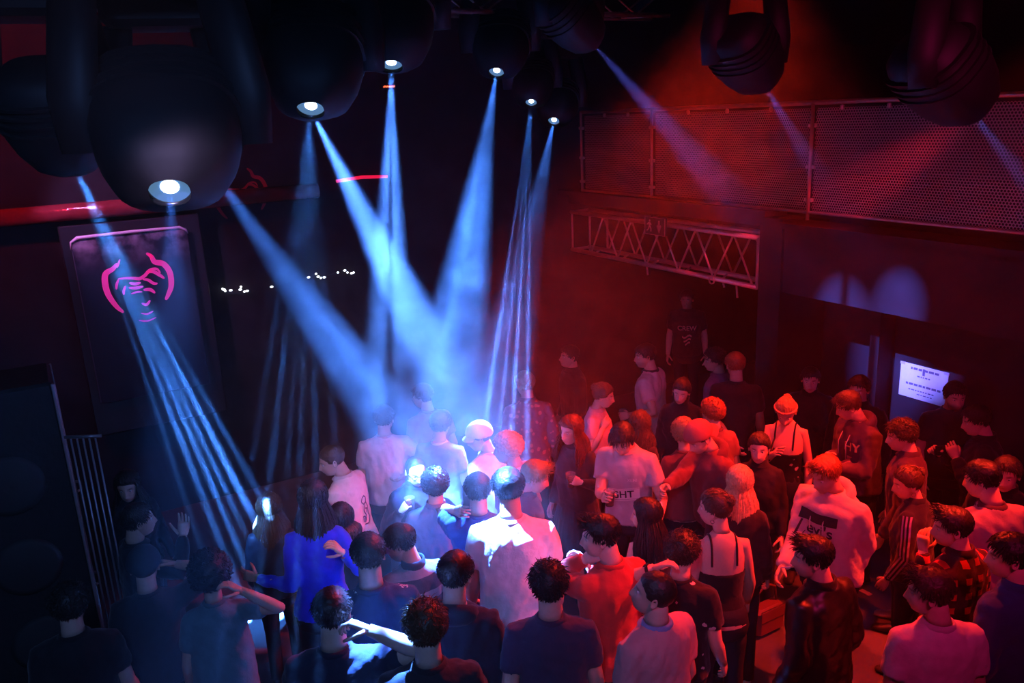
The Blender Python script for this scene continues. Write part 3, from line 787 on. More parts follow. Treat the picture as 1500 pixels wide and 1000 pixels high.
        if ln:
            th = {'tee': .019, 'polo': .015, 'hoodie': .018, 'jacket': .018, 'long': .010, 'shirt': .013}[top]
            path, rr = [root, sh], [(.056 + th) * S * (.85 if fem else 1), (.055 + th) * S * (.85 if fem else 1)]
            for t in np.linspace(.15, min(ln, 1.0), 5): path.append(sh.lerp(el, t)); rr.append(((.052 if not fem else .044) - .008 * t + th) * S)
            if ln > 1:
                for t in np.linspace(.15, ln - 1, 5): path.append(el.lerp(wr, t)); rr.append(((.044 if not fem else .037) - .014 * t + th * (1 - .45 * t)) * S)
            sl.tube(path, rr, 14)
    body = mb.build('person', attr_mat('skin'), None, smooth=True)
    ca = body.data.color_attributes.new('col', 'FLOAT_COLOR', 'POINT')
    full = np.tile(np.append(sk, 1.0), (len(mb.v), 1)); full[:len(P)] = col
    ca.data.foreach_set('color', full.astype(np.float32).ravel())
    body.matrix_world = Wm
    tag(body, c['label'], 'person')
    if c.get('group'): body['group'] = c['group']
    # ---- garments: shirt closed round torso and sleeves, fused by a voxel pass
    tcol = c['top'][1]; kind = c['top'][2] if len(c['top']) > 2 else 'knit'; pat = c['top'][3] if len(c['top']) > 3 else None
    ext = {'tee': .018, 'polo': .014, 'tank': .006, 'hoodie': .024, 'jacket': .022, 'long': .014, 'shirt': .018}[top]
    hem = {'tee': .86, 'polo': .87, 'tank': .93, 'hoodie': .86, 'jacket': .87, 'long': .86, 'shirt': .84}[top]
    rings = []
    for zz, a, b, yo in TT:
        if zz < hem - .04: continue
        if top == 'tank' and zz > 1.30: continue
        e = ext * (1.15 if zz < 1.2 else 1.0) * (1 if zz < 1.43 else .55)
        if zz < 1.2 and top in ('tee', 'hoodie', 'jacket', 'shirt'): a, b = max(a, .158), max(b, .108)
        zq = max(zz, hem) if zz < 1.43 else zz - (.004 if top != 'shirt' else 0)
        rings.append(ell_ring(xf(Mt, [[0, yo * S, zq * S]])[0], tx, ty, (a + e) * S * wd, (b + e) * S * wd, 28))
    sl.loft(rings)
    names = {'tee': 't_shirt', 'polo': 'polo_shirt', 'tank': 'strap_top', 'hoodie': 'hooded_sweatshirt', 'jacket': 'jacket', 'long': 'long_sleeved_top', 'shirt': 'shirt'}
    shirt = sl.build(names[top], cloth_mat(tcol, kind, pat), body, smooth=True)
    md = shirt.modifiers.new('r', 'REMESH'); md.mode = 'VOXEL'; md.voxel_size = .0145; md.use_smooth_shade = True
    ms = shirt.modifiers.new('s', 'SMOOTH'); ms.factor = .55; ms.iterations = 6 if top in ('hoodie', 'jacket') else 4
    GARMENTS.append((shirt, seed, c, Mt, S, info))
    if top == 'tank':
        bvb = BVHTree.FromPolygons([Vector(q) for q in mb.v], mb.f[nf0:nf1] + [f for f in mb.f[nfa:]])
        for s in (-1, 1):
            pts = []
            for k in range(19):
                an = math.radians(-28 + 236 * k / 18); dr = Mt.to_3x3() @ Vector((0, math.cos(an), math.sin(an)))
                ce = Vector(xf(Mt, [[s * .078 * S, .0, 1.34 * S]])[0]); h = bvb.ray_cast(ce + dr * .4, -dr)
                if h[0] is not None: pts.append(h[0] + dr * .002)
            st = MB(); st.tube(pts, .0075, 6); st.build('strap', cloth_mat(tcol, kind, None), body, smooth=True)
    elif top in ('tee', 'long', 'polo', 'shirt', 'jacket'):
        cl = MB(); ccol = c.get('collar', tuple(q * .8 for q in tcol))
        rr = (.0635 if not fem else .055) * S; hgt = .012 if top in ('tee', 'long') else .034
        cr = []
        for dz, ex in ((-.012, .024), (0, .016), (hgt, .006 if hgt < .02 else .010), (hgt - .002, -.002), (-.01, -.004)):
            cr.append(ell_ring(Vector(xf(Mt, [[0, -.012 * S, (1.492 + dz) * S]])[0]) + Vector((0, .012 if dz < 0 else 0, -.006 if dz <= 0 else 0)), tx, ty, rr + ex * S, rr + ex * S, 22, 2.0))
        cl.loft(cr, False, False); cl.build('collar', cloth_mat(ccol, 'knit'), body, smooth=True)
    if top == 'hoodie':
        hd_ = MB(); rings = []
        for k in range(13):
            t = k / 12; a = -2.2 + 4.4 * t                   # horseshoe round the back of the neck
            cx, cy = .098 * math.sin(a) * S, (-.030 - .075 * math.cos(a)) * S
            cz = (1.478 - .050 * (abs(t - .5) * 2) ** 2 + .012) * S
            u = Vector((math.sin(a), -math.cos(a), 0)); rr = (.050 - .022 * (abs(t - .5) * 2) ** 2) * S
            cpt = Vector(xf(Mt, [[cx, cy, cz]])[0]); u = Mt.to_3x3() @ u; w_ = Mt.to_3x3() @ Vector((0, 0, 1))
            rings.append([cpt + u * (rr * math.cos(q) * .8) + w_ * (rr * math.sin(q) * (1.05 if math.sin(q) > 0 else 1.3)) for q in np.linspace(0, 2 * PI, 12, False)])
        hd_.loft(rings); hd_.build('hood', cloth_mat(tcol, kind, pat), body, smooth=True)
        if c.get('cords', True):
            for s in (-1, 1):
                cd = MB(); cd.tube([Vector(xf(Mt, [[s * .045 * S, q * S, z_ * S]])[0]) for q, z_ in ((.062, 1.43), (.118, 1.40), (.160, 1.33), (.165, 1.20))], .0045, 5); cd.build('drawstring', cloth_mat((.75, .72, .72)), body, smooth=True)
    # ---- trousers or skirt, shoes
    pc_ = c.get('pants', (.02, .022, .03))
    tr_ = MB()
    if c.get('skirt'):
        rings = []
        for zz, a, b in ((1.02, .150, .112), (.95, .185, .135), (.80, .225, .175), (.60, .265, .215), (.45, .285, .235)):
            rg = []
            for k in range(56):
                t = 2 * PI * k / 56; pl = 1 + (.035 if k % 2 else -.02) * (1.02 - zz) * 2
                rg.append(Vector((a * S * pl * math.cos(t), b * S * pl * math.sin(t), zz * S)))
            rings.append(rg)
        tr_.loft(rings); tr_.build('skirt', cloth_mat(pc_, 'knit'), body, smooth=False)
        lg = MB()
        for s in (-1, 1): lg.tube([(s * .085 * S, 0, .8 * S), (s * .085 * S, .01, .48 * S), (s * .085 * S, -.02, .3 * S), (s * .085 * S, -.03, .07 * S)], [.075 * S, .055 * S, .05 * S, .034 * S], 10)
        lg.build('tights', cloth_mat((.02, .02, .022)), body, smooth=True)
    else:
        rg = [ell_ring((0, 0, zz * S), Vector((1, 0, 0)), Vector((0, 1, 0)), a * S * wd, b * S * wd, 20) for zz, a, b in ((1.0, .155, .112), (.93, .172, .122), (.86, .182, .130), (.80, .172, .122), (.76, .13, .09))]
        tr_.loft(rg)
        for s in (-1, 1):
            tr_.tube([(s * .085 * S, 0, .84 * S), (s * .092 * S, .004, .70 * S), (s * .097 * S, .012, .50 * S), (s * .10 * S, -.01, .30 * S), (s * .102 * S, -.02, .06 * S)], [.088 * S, .083 * S, .064 * S, .060 * S, .055 * S], 14)
        tr_.build('trousers', cloth_mat(pc_, 'denim'), body, smooth=True)
    for s in (-1, 1):
        so = MB(); rg = []
        for yy, a, h in ((-.105, .025, .055), (-.08, .036, .075), (-.03, .039, .085), (.04, .044, .065), (.10, .047, .045), (.145, .038, .035), (.16, .02, .025)):
            rg.append([Vector((s * .10 * S + a * S * math.cos(t), yy * S + .015, max(0.002, h * S * (.5 + .5 * math.sin(t))))) for t in np.linspace(0, 2 * PI, 12, False)])
        so.loft(rg); so.build('shoe', mat('shoe_dark', (.03, .03, .035), .5) if r.random() < .7 else mat('shoe_pale', (.5, .48, .46), .5), body, smooth=True)
    # ---- head dress and face parts
    style = c['hair'][0]
    if style != 'bald': make_hair(style, c['hair'][1], fem, Mh, body, S, hs, seed)
    if c.get('cap'): make_cap(Mh, body, fem, hs, c['cap'][0], c['cap'][1], c['cap'][2] if len(c['cap']) > 2 else 'cap')
    face = c.get('hf', c['f'])
    if abs((face + 180) % 360 - 180) < 125:
        for s in (-1, 1):
            e = MB(); q = np.array([s * .031, .0, .003])
            yy = HEADS[fem][(np.abs(HEADS[fem][:, 0] - q[0]) + np.abs(HEADS[fem][:, 2] - q[2]) + (HEADS[fem][:, 1] < 0) * 9).argmin()][1]
            e.cm = 0; e.sphere((0, 0, 0), .0118, 12, 8); e.cm = 1; e.sphere((0, .0066, 0), (.0060, .0060, .0060), 10, 6)
            eo = e.build('eye', [mat('eye_white', (.75, .72, .7), .25), mat('iris', (.03, .02, .015), .2)], body, smooth=True)
            eo.matrix_local = Mh @ T(*(np.array([q[0], yy - .0072, q[2]]) * hs)) @ Rz(0)
    if c.get('glasses'):
        g = MB()
        for s in (-1, 1):
            g.tube([Vector(xf(Mh, [np.array([s * .033 + .023 * math.cos(t), .094 - .006 * abs(math.cos(t)), .002 + .018 * math.sin(t)]) * hs])[0]) for t in np.linspace(0, 2 * PI, 15)], .0022, 5)
            g.tube([Vector(xf(Mh, [np.array(q) * hs])[0]) for q in ((s * .056, .088, .006), (s * .078, .03, .008), (s * .079, -.02, .0))], .002, 5)
        g.tube([Vector(xf(Mh, [np.array(q) * hs])[0]) for q in ((-.011, .097, .006), (.011, .097, .006))], .002, 5)
        g.build('glasses', mat('glasses_frame', (.02, .02, .02), .3), body, smooth=True)
    if c.get('earrings'):
        for s in (-1, 1):
            g = MB(); rr = c['earrings']
            g.tube([Vector(xf(Mh, [np.array([s * .083, -.008 + rr * math.cos(t), -.042 - rr + rr * math.sin(t)]) * hs])[0]) for t in np.linspace(0, 2 * PI, 13)], .0022, 5)
            g.build('earring', mat('silver', (.8, .78, .76), .2, 1.0), body, smooth=True)
    if c.get('headband'):
        g = MB(); g.tube([Vector(xf(Mh, [np.array([.088 * math.sin(t), -.012 + .104 * math.cos(t), .052 + .028 * math.cos(t)]) * hs])[0]) for t in np.linspace(0, 2 * PI, 25)], .009, 6)
        g.build('headband', cloth_mat((.45, .2, .14)), body, smooth=True)
    for wn in c.get('wrist', []):
        sd, nm, wc = wn; wi = info[sd]; g = MB(); pth = wi['Mw'] @ T(0, -.035, 0); rr = (.030 if not fem else .027) * S
        rings = [[Vector(xf(pth, [[(rr + ex) * math.cos(t), yy, (rr * .85 + ex) * math.sin(t)]])[0]) for t in np.linspace(0, 2 * PI, 16, False)] for yy, ex in ((-.010, .001), (-.010, .004), (.010, .004), (.010, .001))]
        g.loft(rings, False, False)
        wo = g.build(nm, mat(nm + '_%d' % int(wc[0] * 99), wc, .5), body, smooth=False)
        if nm == 'wristwatch':
            g = MB(); g.box((0, 0, 0), (.034, .036, .010), bev=.004); f_ = g.build('watch_case', mat('watch_case', (.05, .05, .055), .25, .6), wo); f_.matrix_local = pth @ T(0, 0, rr * .85 + .008)
    return body, info, Wm, Mh, Mt, S, hs
# ================================================================== people: the crowd
W_ = 'white'
CROWD = [
 dict(id=1, p=(187,712), hz=1.52, f=-20, hf=15, sex='f', pitch=12, hair=('long','dark'), top=('long',(.02,.02,.025)), label='long haired woman in black standing dimly by the far end of the dark left side'),
 dict(id=2, p=(203,762), hz=1.60, f=255, hf=262, pitch=2, hair=('short','dark'), top=('long',(.02,.02,.025)), arms={'R':('px',268,784,-.05,.15,.6)}, label='short haired man in black at the far left, in profile with an arm stretched out'),
 dict(id=3, p=(212,830), hz=1.57, f=185, hf=190, hair=('undercap','dark'), cap=((.03,.045,.06),'front','cap'), top=('tee',(.025,.025,.03)), arms={'R':('px',258,826,.12,.15,.6)}, label='man in black T-shirt and dark cap, back turned, one hand held out'),
 dict(id=4, p=(308,842), hz=1.60, f=182, sex='f', hair=('afro','black'), top=('tee',(.10,.20,.24)), arms={'R':('px',352,864,-.16,.5,0,(1,-.3,-.5))}, label='person with large dark curly hair in a grey-blue T-shirt, arm raised and bent'),
 dict(id=5, p=(103,886), hz=1.62, f=195, hair=('messy','black'), top=('tee',(.02,.02,.025)), label='dark haired person in black at the bottom left corner beside the speaker cabinet'),
 dict(id=6, p=(395,744), hz=1.41, f=185, hf=205, sex='f', hair=('long','brown'), top=('jacket',(.022,.022,.03),'leather'), label='woman with long brown hair in a black leather jacket, crown of her head lit white'),
 dict(id=7, p=(459,730), hz=1.71, f=185, hf=200, sex='f', hair=('long','black'), top=('long',(.03,.05,.80)), collar=(.7,.7,.72), arms={'R':('px',500,808,-.16,.5,.2,(.6,-.5,-1)),'L':('px',376,846,.0,.4,.2,(-.4,-.3,-1))}, wrist=[('R','wristband',(.9,.35,.15))], label='woman with long glossy black hair in a bright blue sweatshirt, wristband on the raised arm'),
 dict(id=8, p=(500,760), hz=1.43, f=200, sex='f', hair=('bob','black'), top=('long',(.02,.02,.025)), label='dark haired woman in black in front of the blue sweatshirt, only her bobbed head showing'),
 dict(id=9, p=(486,674), hz=1.62, f=125, hf=85, lean=9, pitch=16, hair=('buzz','brown'), top=('long',(.80,.78,.78)), print_='sketch', label='man with shaved head in a white long-sleeved top with a drawing on its back'),
 dict(id=10, p=(563,613), hz=1.59, f=182, hf=200, w=1.06, hair=('short','brown'), top=('tee',(.78,.62,.68)), arms={'R':('px',594,696,-.05,.5)}, label='broad man in a pale pink T-shirt seen from behind in the blue haze'),
 dict(id=11, p=(619,580), hz=1.60, f=150, hf=120, hair=('short','auburn'), top=('tee',(.35,.18,.35)), label='man with reddish hair in a purple T-shirt, farthest into the blue haze'),
 dict(id=12, p=(645,622), hz=1.55, f=200, hair=('fringe','auburn'), top=('tee',(.34,.38,.50)), collar=(.8,.75,.75), label='person in a grey-blue T-shirt with pale collar, behind the white cap'),
 dict(id=13, p=(702,640), hz=1.57, f=135, hf=88, pitch=16, hair=('undercap','brown'), cap=((.82,.80,.80),'front','cap'), top=('tee',(.80,.70,.70)), label='man in a white peaked cap and pinkish white T-shirt, turned to the haze'),
 dict(id=14, p=(609,690), hz=1.47, f=-25, hf=-15, pitch=14, hair=('receding','dark'), glasses=1, skin='pale', top=('jacket',(.03,.035,.05),'knit'), arms={'R':('px',588,748,-.1,.95)}, label='pale man with glasses and receding hair facing the camera with a drink'),
 dict(id=15, p=(638,710), hz=1.56, f=188, hair=('curly','dark'), top=('shirt',(.22,.29,.42),'denim'), label='dark curly haired man in a denim shirt seen from behind'),
 dict(id=17, p=(743,657), hz=1.64, f=120, hf=100, hair=('curly','bleached'), top=('tee',(.75,.66,.70)), label='man with bleached curly hair in a pale T-shirt'),
 dict(id=18, p=(700,718), hz=1.67, f=183, hair=('short','dark'), top=('tee',(.05,.10,.26)), arms={'L':('px',668,748,.04,.35,.2,(-.25,-.3,-1))}, label='dark haired man in a navy T-shirt, hand on the shoulder of the denim shirt'),
 dict(id=19, p=(745,716), hz=1.87, f=180, hf=172, pitch=10, w=1.05, hair=('fringe','black'), top=('tee',(.86,.85,.86)), label='black haired man in an oversized white T-shirt seen from behind, brightest in the room'),
 dict(id=20, p=(784,698), hz=1.61, f=268, hf=270, pitch=22, hair=('quiff','fair'), top=('shirt',(.04,.05,.13)), label='man with fair quiff in a navy shirt, profile turned down to the red side'),
 dict(id=21, p=(586,795), hz=1.60, f=160, hf=108, pitch=20, hair=('short','dark'), beard=.5, top=('polo',(.06,.16,.22),'knit','stripes'), label='bearded man in a striped teal polo shirt looking down'),
 dict(id=22, p=(540,813), hz=1.80, f=182, hair=('short','dark'), top=('tee',(.03,.06,.14),'knit','floral'), label='man in a navy T-shirt with white flowers seen from behind'),
 dict(id=23, p=(668,840), hz=1.74, f=192, hf=205, hair=('short','black'), top=('hoodie',(.02,.024,.04)), label='man with short gelled black hair in a black hooded sweatshirt seen from behind'),
 dict(id=24, p=(624,918), hz=1.78, f=180, hair=('messy','brown'), top=('tee',(.03,.03,.04)), label='person with tousled brown hair at the bottom edge below the striped polo'),
 dict(id=25, p=(487,897), hz=1.78, f=190, hair=('short','black'), top=('tee',(.02,.03,.06)), arms={'R':('px',540,922,-.1,.8,0,(1,-.2,-.6))}, label='black haired person at the bottom edge raising a pale pinched hand'),
 dict(id=26, p=(804,857), hz=1.72, f=178, hair=('messy','black'), top=('tee',(.05,.05,.10)), label='black haired person in navy just left of the red sweatshirt, back turned'),
 dict(id=27, p=(769,562), hz=1.66, f=172, hf=155, hair=('short','fair'), top=('shirt',(.13,.08,.11),'knit','dots'), label='man in a dark dotted shirt seen from behind at the edge of the haze'),
 dict(id=28, p=(834,522), hz=1.60, f=70, hf=70, pitch=-5, hair=('short','dark'), top=('jacket',(.02,.02,.022),'knit'), label='man in black far back in the dark, only his chin lit red'),
 dict(id=29, p=(884,579), hz=1.55, f=285, hf=275, sex='f', pitch=14, hair=('updo','brown'), top=('tee',(.70,.42,.46)), arms={'R':('px',884,626,-.12,.6)}, label='woman with pinned up hair in a pink T-shirt, hand near her chin'),
 dict(id=30, p=(836,630), hz=1.56, f=38, hf=42, sex='f', pitch=6, hair=('wavy','auburn'), skin='pale', top=('jacket',(.03,.025,.03),'knit'), skirt=1, pants=(.03,.028,.04), arms={'L':('px',850,706,-.12,.95)}, label='woman with long wavy auburn hair in a black jacket and pleated skirt'),
 dict(id=31, p=(945,521), hz=1.70, f=112, hf=78, hair=('short','black'), beard=.4, top=('tee',(.72,.55,.60)), collar=(.05,.03,.04), arms={'L':('px',921,608,-.05,.95)}, pants=(.25,.05,.05), label='tall bearded man in a pink ringer T-shirt holding a glass, near the bar opening'),
 dict(id=32, p=(998,573), hz=1.55, f=5, hf=12, sex='f', pitch=14, roll=-8, hair=('updo','dark'), skin='pale', earrings=.018, top=('jacket',(.015,.015,.018),'knit'), label='woman with swept back hair and long earrings in a black jacket facing the camera'),
 dict(id=33, p=(1046,527), hz=1.60, f=115, hf=80, hair=('messy','dark'), top=('tee',(.34,.14,.26)), label='man in a mauve T-shirt dim before the bar opening'),
 dict(id=34, p=(1077,534), hz=1.70, f=182, hf=160, hair=('short','ginger'), top=('tee',(.03,.02,.022)), arms={'L':('px',1073,650,-.1,.4)}, label='ginger man in a black T-shirt seen from behind by the pillar'),
 dict(id=35, p=(937,622), hz=1.46, f=195, sex='f', pitch=20, hair=('wavy','brown'), top=('long',(.05,.03,.03)), label='woman with wavy brown hair seen from behind, right beside the printed grey T-shirt'),
 dict(id=36, p=(912,643), hz=1.72, f=18, hf=14, pitch=36, lean=8, hair=('fringe','black'), top=('tee',(.46,.45,.50)), print_='GHT', arms={'R':('px',884,726,-.12,.95),'L':('px',962,770,-.1,.5)}, label='black haired man in a grey printed T-shirt looking down at a cup'),
 dict(id=37, p=(1043,604), hz=1.53, f=160, hf=130, sex='f', hair=('curly','ginger'), earrings=.012, top=('tee',(.30,.12,.10)), label='woman with ginger curls and an earring behind the red cap'),
 dict(id=38, p=(1001,634), hz=1.53, f=170, sex='f', hair=('curly','fair'), top=('long',(.20,.06,.06)), label='person with tight fair curls beside the red cap'),
 dict(id=39, p=(1024,641), hz=1.69, f=55, hf=52, pitch=32, lean=8, hair=('undercap','brown'), cap=((.38,.10,.09),'back','cap'), beard=.3, top=('hoodie',(.16,.045,.05)), cords=False, arms={'R':('px',972,716,-.15,.7)}, label='man in a red cap and burgundy hooded top bent down over his hands'),
 dict(id=40, p=(1151,603), hz=1.62, f=8, hf=5, sex='f', pitch=30, hair=('updo','fair'), headband=1, top=('tank',(.012,.012,.014),'sequin','speckle'), arms={'R':('px',1134,664,-.16,.3,.5)}, label='woman with a headband in a glittering black strap top looking down'),
 dict(id=41, p=(1112,656), hz=1.53, f=8, hf=4, sex='f', pitch=4, hair=('updo','dark'), skin='pale', top=('jacket',(.025,.02,.028),'denim'), label='woman with hair tied back in a dark jacket looking up at the camera'),
 dict(id=42, p=(1084,706), hz=1.56, f=185, sex='f', hair=('long','blonde'), top=('jacket',(.03,.02,.022),'knit'), label='woman with long straight blonde hair seen from behind'),
 dict(id=43, p=(1047,744), hz=1.65, f=165, hf=108, sex='f', hair=('updo','brown'), earrings=.012, top=('tank',(.015,.012,.014)), skin='fair', label='woman with pinned up brown hair in a black strap top, bare back to the camera'),
 dict(id=44, p=(946,754), hz=1.46, f=165, hf=100, sex='f', hair=('long','black'), top=('tank',(.02,.018,.022)), label='woman with straight black hair and bare shoulders behind the red sweatshirt'),
 dict(id=45, p=(879,785), hz=1.78, f=142, hf=88, hair=('quiff','black'), skin='pale', top=('long',(.62,.06,.05)), arms={'L':('px',858,818,.06,.95,0,(-.7,.2,-1)),'R':('px',862,828,.4,.6)}, label='man with a black quiff in a red sweatshirt drinking from a cup'),
 dict(id=46, p=(1000,808), hz=1.60, f=195, hair=('messy','dark'), top=('tee',(.015,.014,.018),'knit','speckle'), arms={'L':('px',958,832,-.16,.45,.3,(-1,-.3,-.4))}, wrist=[('L','wristwatch',(.02,.02,.02))], label='dark haired person in a black speckled shirt, watch on the arm raised to the head'),
 dict(id=47, p=(957,869), hz=1.72, f=135, hf=95, pitch=-12, hair=('buzz','dark'), top=('tee',(.62,.30,.32)), collar=(.2,.3,.55), label='man with shaved head in a pink T-shirt looking up at the bottom edge'),
 dict(id=48, p=(1209,694), hz=1.74, f=32, hf=38, pitch=20, w=1.08, hair=('quiff','ginger'), beard=.35, top=('hoodie',(.55,.50,.54)), print_='Levi', arms={'R':('px',1142,842,-.02,.5,0,(.1,-1,0)),'L':('px',1246,850,.15,.5,0,(-.1,-1,0))}, label='ginger man in a grey hooded sweatshirt with a lettered chest print'),
 dict(id=49, p=(1190,816), hz=1.68, f=130, hf=82, hair=('quiff','black'), beard=.3, top=('jacket',(.012,.010,.012),'leather'), label='man with a black quiff in a black jacket with a cigarette in his mouth'),
 dict(id=50, p=(1243,594), hz=1.66, f=50, hf=78, pitch=24, lean=6, hair=('fringe','brown'), top=('hoodie',(.10,.05,.09)), print_='HY', arms={'R':('px',1214,668,.05,.5,.3),'L':('px',1222,684,-.1,.5)}, label='man in a dark hooded top with yellow lettering looking down at his hands'),
 dict(id=51, p=(1187,556), hz=1.58, f=0, hair=('short','dark'), top=('jacket',(.015,.015,.018),'knit'), label='man in black in the dark between the pillar and the lettered hood, facing the camera'),
 dict(id=52, p=(1258,570), hz=1.64, f=15, hair=('short','dark'), top=('jacket',(.015,.015,.02),'knit'), label='man in black close to the right wall, face half hidden behind the lettered hood'),
 dict(id=53, p=(1320,638), hz=1.64, f=92, hf=78, pitch=12, hair=('messy','dark'), top=('jacket',(.08,.035,.07),'knit'), strap=1, label='man with thick dark hair and a pale strap across his dark jacket'),
 dict(id=54, p=(1329,707), hz=1.52, f=105, hf=70, pitch=14, sex='f', hair=('updo','brown'), earrings=.014, top=('jacket',(.03,.025,.05),'knit'), print_='stripes', label='person with hoop earrings in a dark track jacket with three pale sleeve stripes'),
 dict(id=55, p=(1399,580), hz=1.64, f=-20, hf=-22, pitch=10, hair=('short','black'), beard=.8, top=('tee',(.02,.022,.03)), label='black bearded man in dark clothes beside the white paper sign'),
 dict(id=56, p=(1430,616), hz=1.64, f=82, hf=74, pitch=16, hair=('short','black'), top=('jacket',(.02,.02,.03),'knit'), arms={'L':('px',1400,670,-.05,.6,.1),'R':('px',1376,664,.1,.6)}, label='man in dark clothes holding up a phone in both hands'),
 dict(id=57, p=(1438,702), hz=1.74, f=142, hf=102, pitch=16, hair=('short','black'), top=('tee',(.46,.33,.36)), collar=(.1,.05,.06), label='man in a greyish pink T-shirt with dark collar, turned away'),
 dict(id=58, p=(1474,694), hz=1.60, f=8, pitch=8, hair=('short','dark'), top=('jacket',(.015,.015,.018),'knit'), label='man in black at the right edge facing the camera, face dim red'),
 dict(id=59, p=(1394,772), hz=1.66, f=125, hf=76, hair=('quiff','dark'), top=('shirt',(.04,.012,.014),'knit','plaid'), arms={'L':('px',1352,806,.2,.5)}, label='dark haired man in a red and black checked shirt, in profile'),
 dict(id=60, p=(1479,814), hz=1.76, f=125, hf=78, hair=('short','black'), top=('jacket',(.03,.06,.20),'knit'), label='man in a dark blue jacket at the right edge, in profile'),
 dict(id=61, p=(1361,867), hz=1.70, f=150, hf=86, hair=('quiff','brown'), top=('tee',(.66,.50,.60)), label='man with curly brown quiff in a pale pink T-shirt at the bottom edge'),
 dict(id=62, p=(1006,438), hz=1.66, f=0, hf=10, hair=('short','dark'), top=('tee',(.012,.012,.014)), print_='CREW', label='man in a black printed T-shirt deep inside the dark bar opening'),
]
PEOPLE = {}
for c in CROWD:
    PEOPLE[c['id']] = person(c, c['id'])

# ---- fuse and crease the garments
bpy.context.view_layer.update()
dg = bpy.context.evaluated_depsgraph_get()
def fold(P, seed, amp):
    r = np.random.default_rng(seed); o = np.zeros(len(P))
    for k in range(7):
        d = r.normal(size=3); d[2] *= .55; d /= np.linalg.norm(d); fq = r.uniform(22, 60)
        e = r.normal(size=3) * 9
        o += (np.abs(np.sin(P @ d * fq + r.uniform(0, 6) + 1.3 * np.sin(P @ e + r.uniform(0, 6)))) ** .7 - .6) / math.sqrt(fq / 22) * r.uniform(.4, 1)
    return o * amp
def project_print(shirt, name, pts2, faces, m, Mt, zc, S, front=1, off=.006, xo=0.0, thick=0.0):
    """lay a flat print on the cloth: each point is dropped on to the garment along the chest's normal"""
    bv = BVHTree.FromPolygons([v.co.copy() for v in shirt.data.vertices], [tuple(p.vertices) for p in shirt.data.polygons])
    vs = []
    for u, v in pts2:
        x = (u + xo) * (-1 if front > 0 else 1)
        o = Vector(xf(Mt, [[x * S, front * .6, (zc + v) * S]])[0]); d = (Mt.to_3x3() @ Vector((0, -front, 0))).normalized()
        h = bv.ray_cast(o, d)
        q = h[0] if h[0] is not None else o + d * .47
        vs.append(q - d * off)
    mb = MB(); mb.add(vs, faces); return mb.build(name, m, shirt, smooth=True)
def text_geo(txt, size, nx=1.0, shear=0.0):
    cu = bpy.data.curves.new('txt', 'FONT'); cu.body = txt; cu.size = size; cu.align_x = 'CENTER'; cu.align_y = 'CENTER'; cu.offset = size * .018; cu.resolution_u = 3
    o = bpy.data.objects.new('txt', cu); COL.objects.link(o); bpy.context.view_layer.update()
    me = bpy.data.meshes.new_from_object(o.evaluated_get(bpy.context.evaluated_depsgraph_get()))
    pts = [(v.co.x * nx, v.co.y) for v in me.vertices]; fs = [tuple(p.vertices) for p in me.polygons]
    bpy.data.objects.remove(o); bpy.data.meshes.remove(me); bpy.data.curves.remove(cu)
    return pts, fs
def grid_geo(x0, x1, y0, y1, nx=10, ny=4, warp=None):
    pts = [(x0 + (x1 - x0) * i / nx, y0 + (y1 - y0) * j / ny) for j in range(ny + 1) for i in range(nx + 1)]
    if warp: pts = [warp(*p) for p in pts]
    return pts, [(j * (nx + 1) + i, j * (nx + 1) + i + 1, (j + 1) * (nx + 1) + i + 1, (j + 1) * (nx + 1) + i) for j in range(ny) for i in range(nx)]
newmesh = []
for shirt, seed, c, Mt, S, info in GARMENTS:
    newmesh.append(bpy.data.meshes.new_from_object(shirt.evaluated_get(dg)))
for (shirt, seed, c, Mt, S, info), me in zip(GARMENTS, newmesh):
    old = shirt.data; shirt.modifiers.clear(); shirt.data = me; me.name = shirt.name
    if not me.materials: me.materials.append(old.materials[0])
    bpy.data.meshes.remove(old)
    n = len(me.vertices); P = np.empty(n * 3); me.vertices.foreach_get('co', P); P = P.reshape(-1, 3)
    Nn = np.empty(n * 3); me.vertex_normals.foreach_get('vector', Nn); Nn = Nn.reshape(-1, 3)
    kind = c['top'][0]; amp = {'tee': .006, 'polo': .005, 'tank': .001, 'hoodie': .009, 'jacket': .008, 'long': .0065, 'shirt': .007}[kind]
    Pt = P.copy()
    P = P + Nn * (fold(P, seed, amp) + .002)[:, None]
    me.vertices.foreach_set('co', P.ravel()); me.polygons.foreach_set('use_smooth', [True] * len(me.polygons)); me.update()
wh = mat('print_white', (.8, .8, .8), .7); bk = mat('print_black', (.015, .012, .015), .7); yl = mat('print_yellow', (.85, .55, .25), .7); inkd = mat('print_ink', (.06, .06, .14), .7); pur = mat('print_violet', (.38, .28, .75), .7)
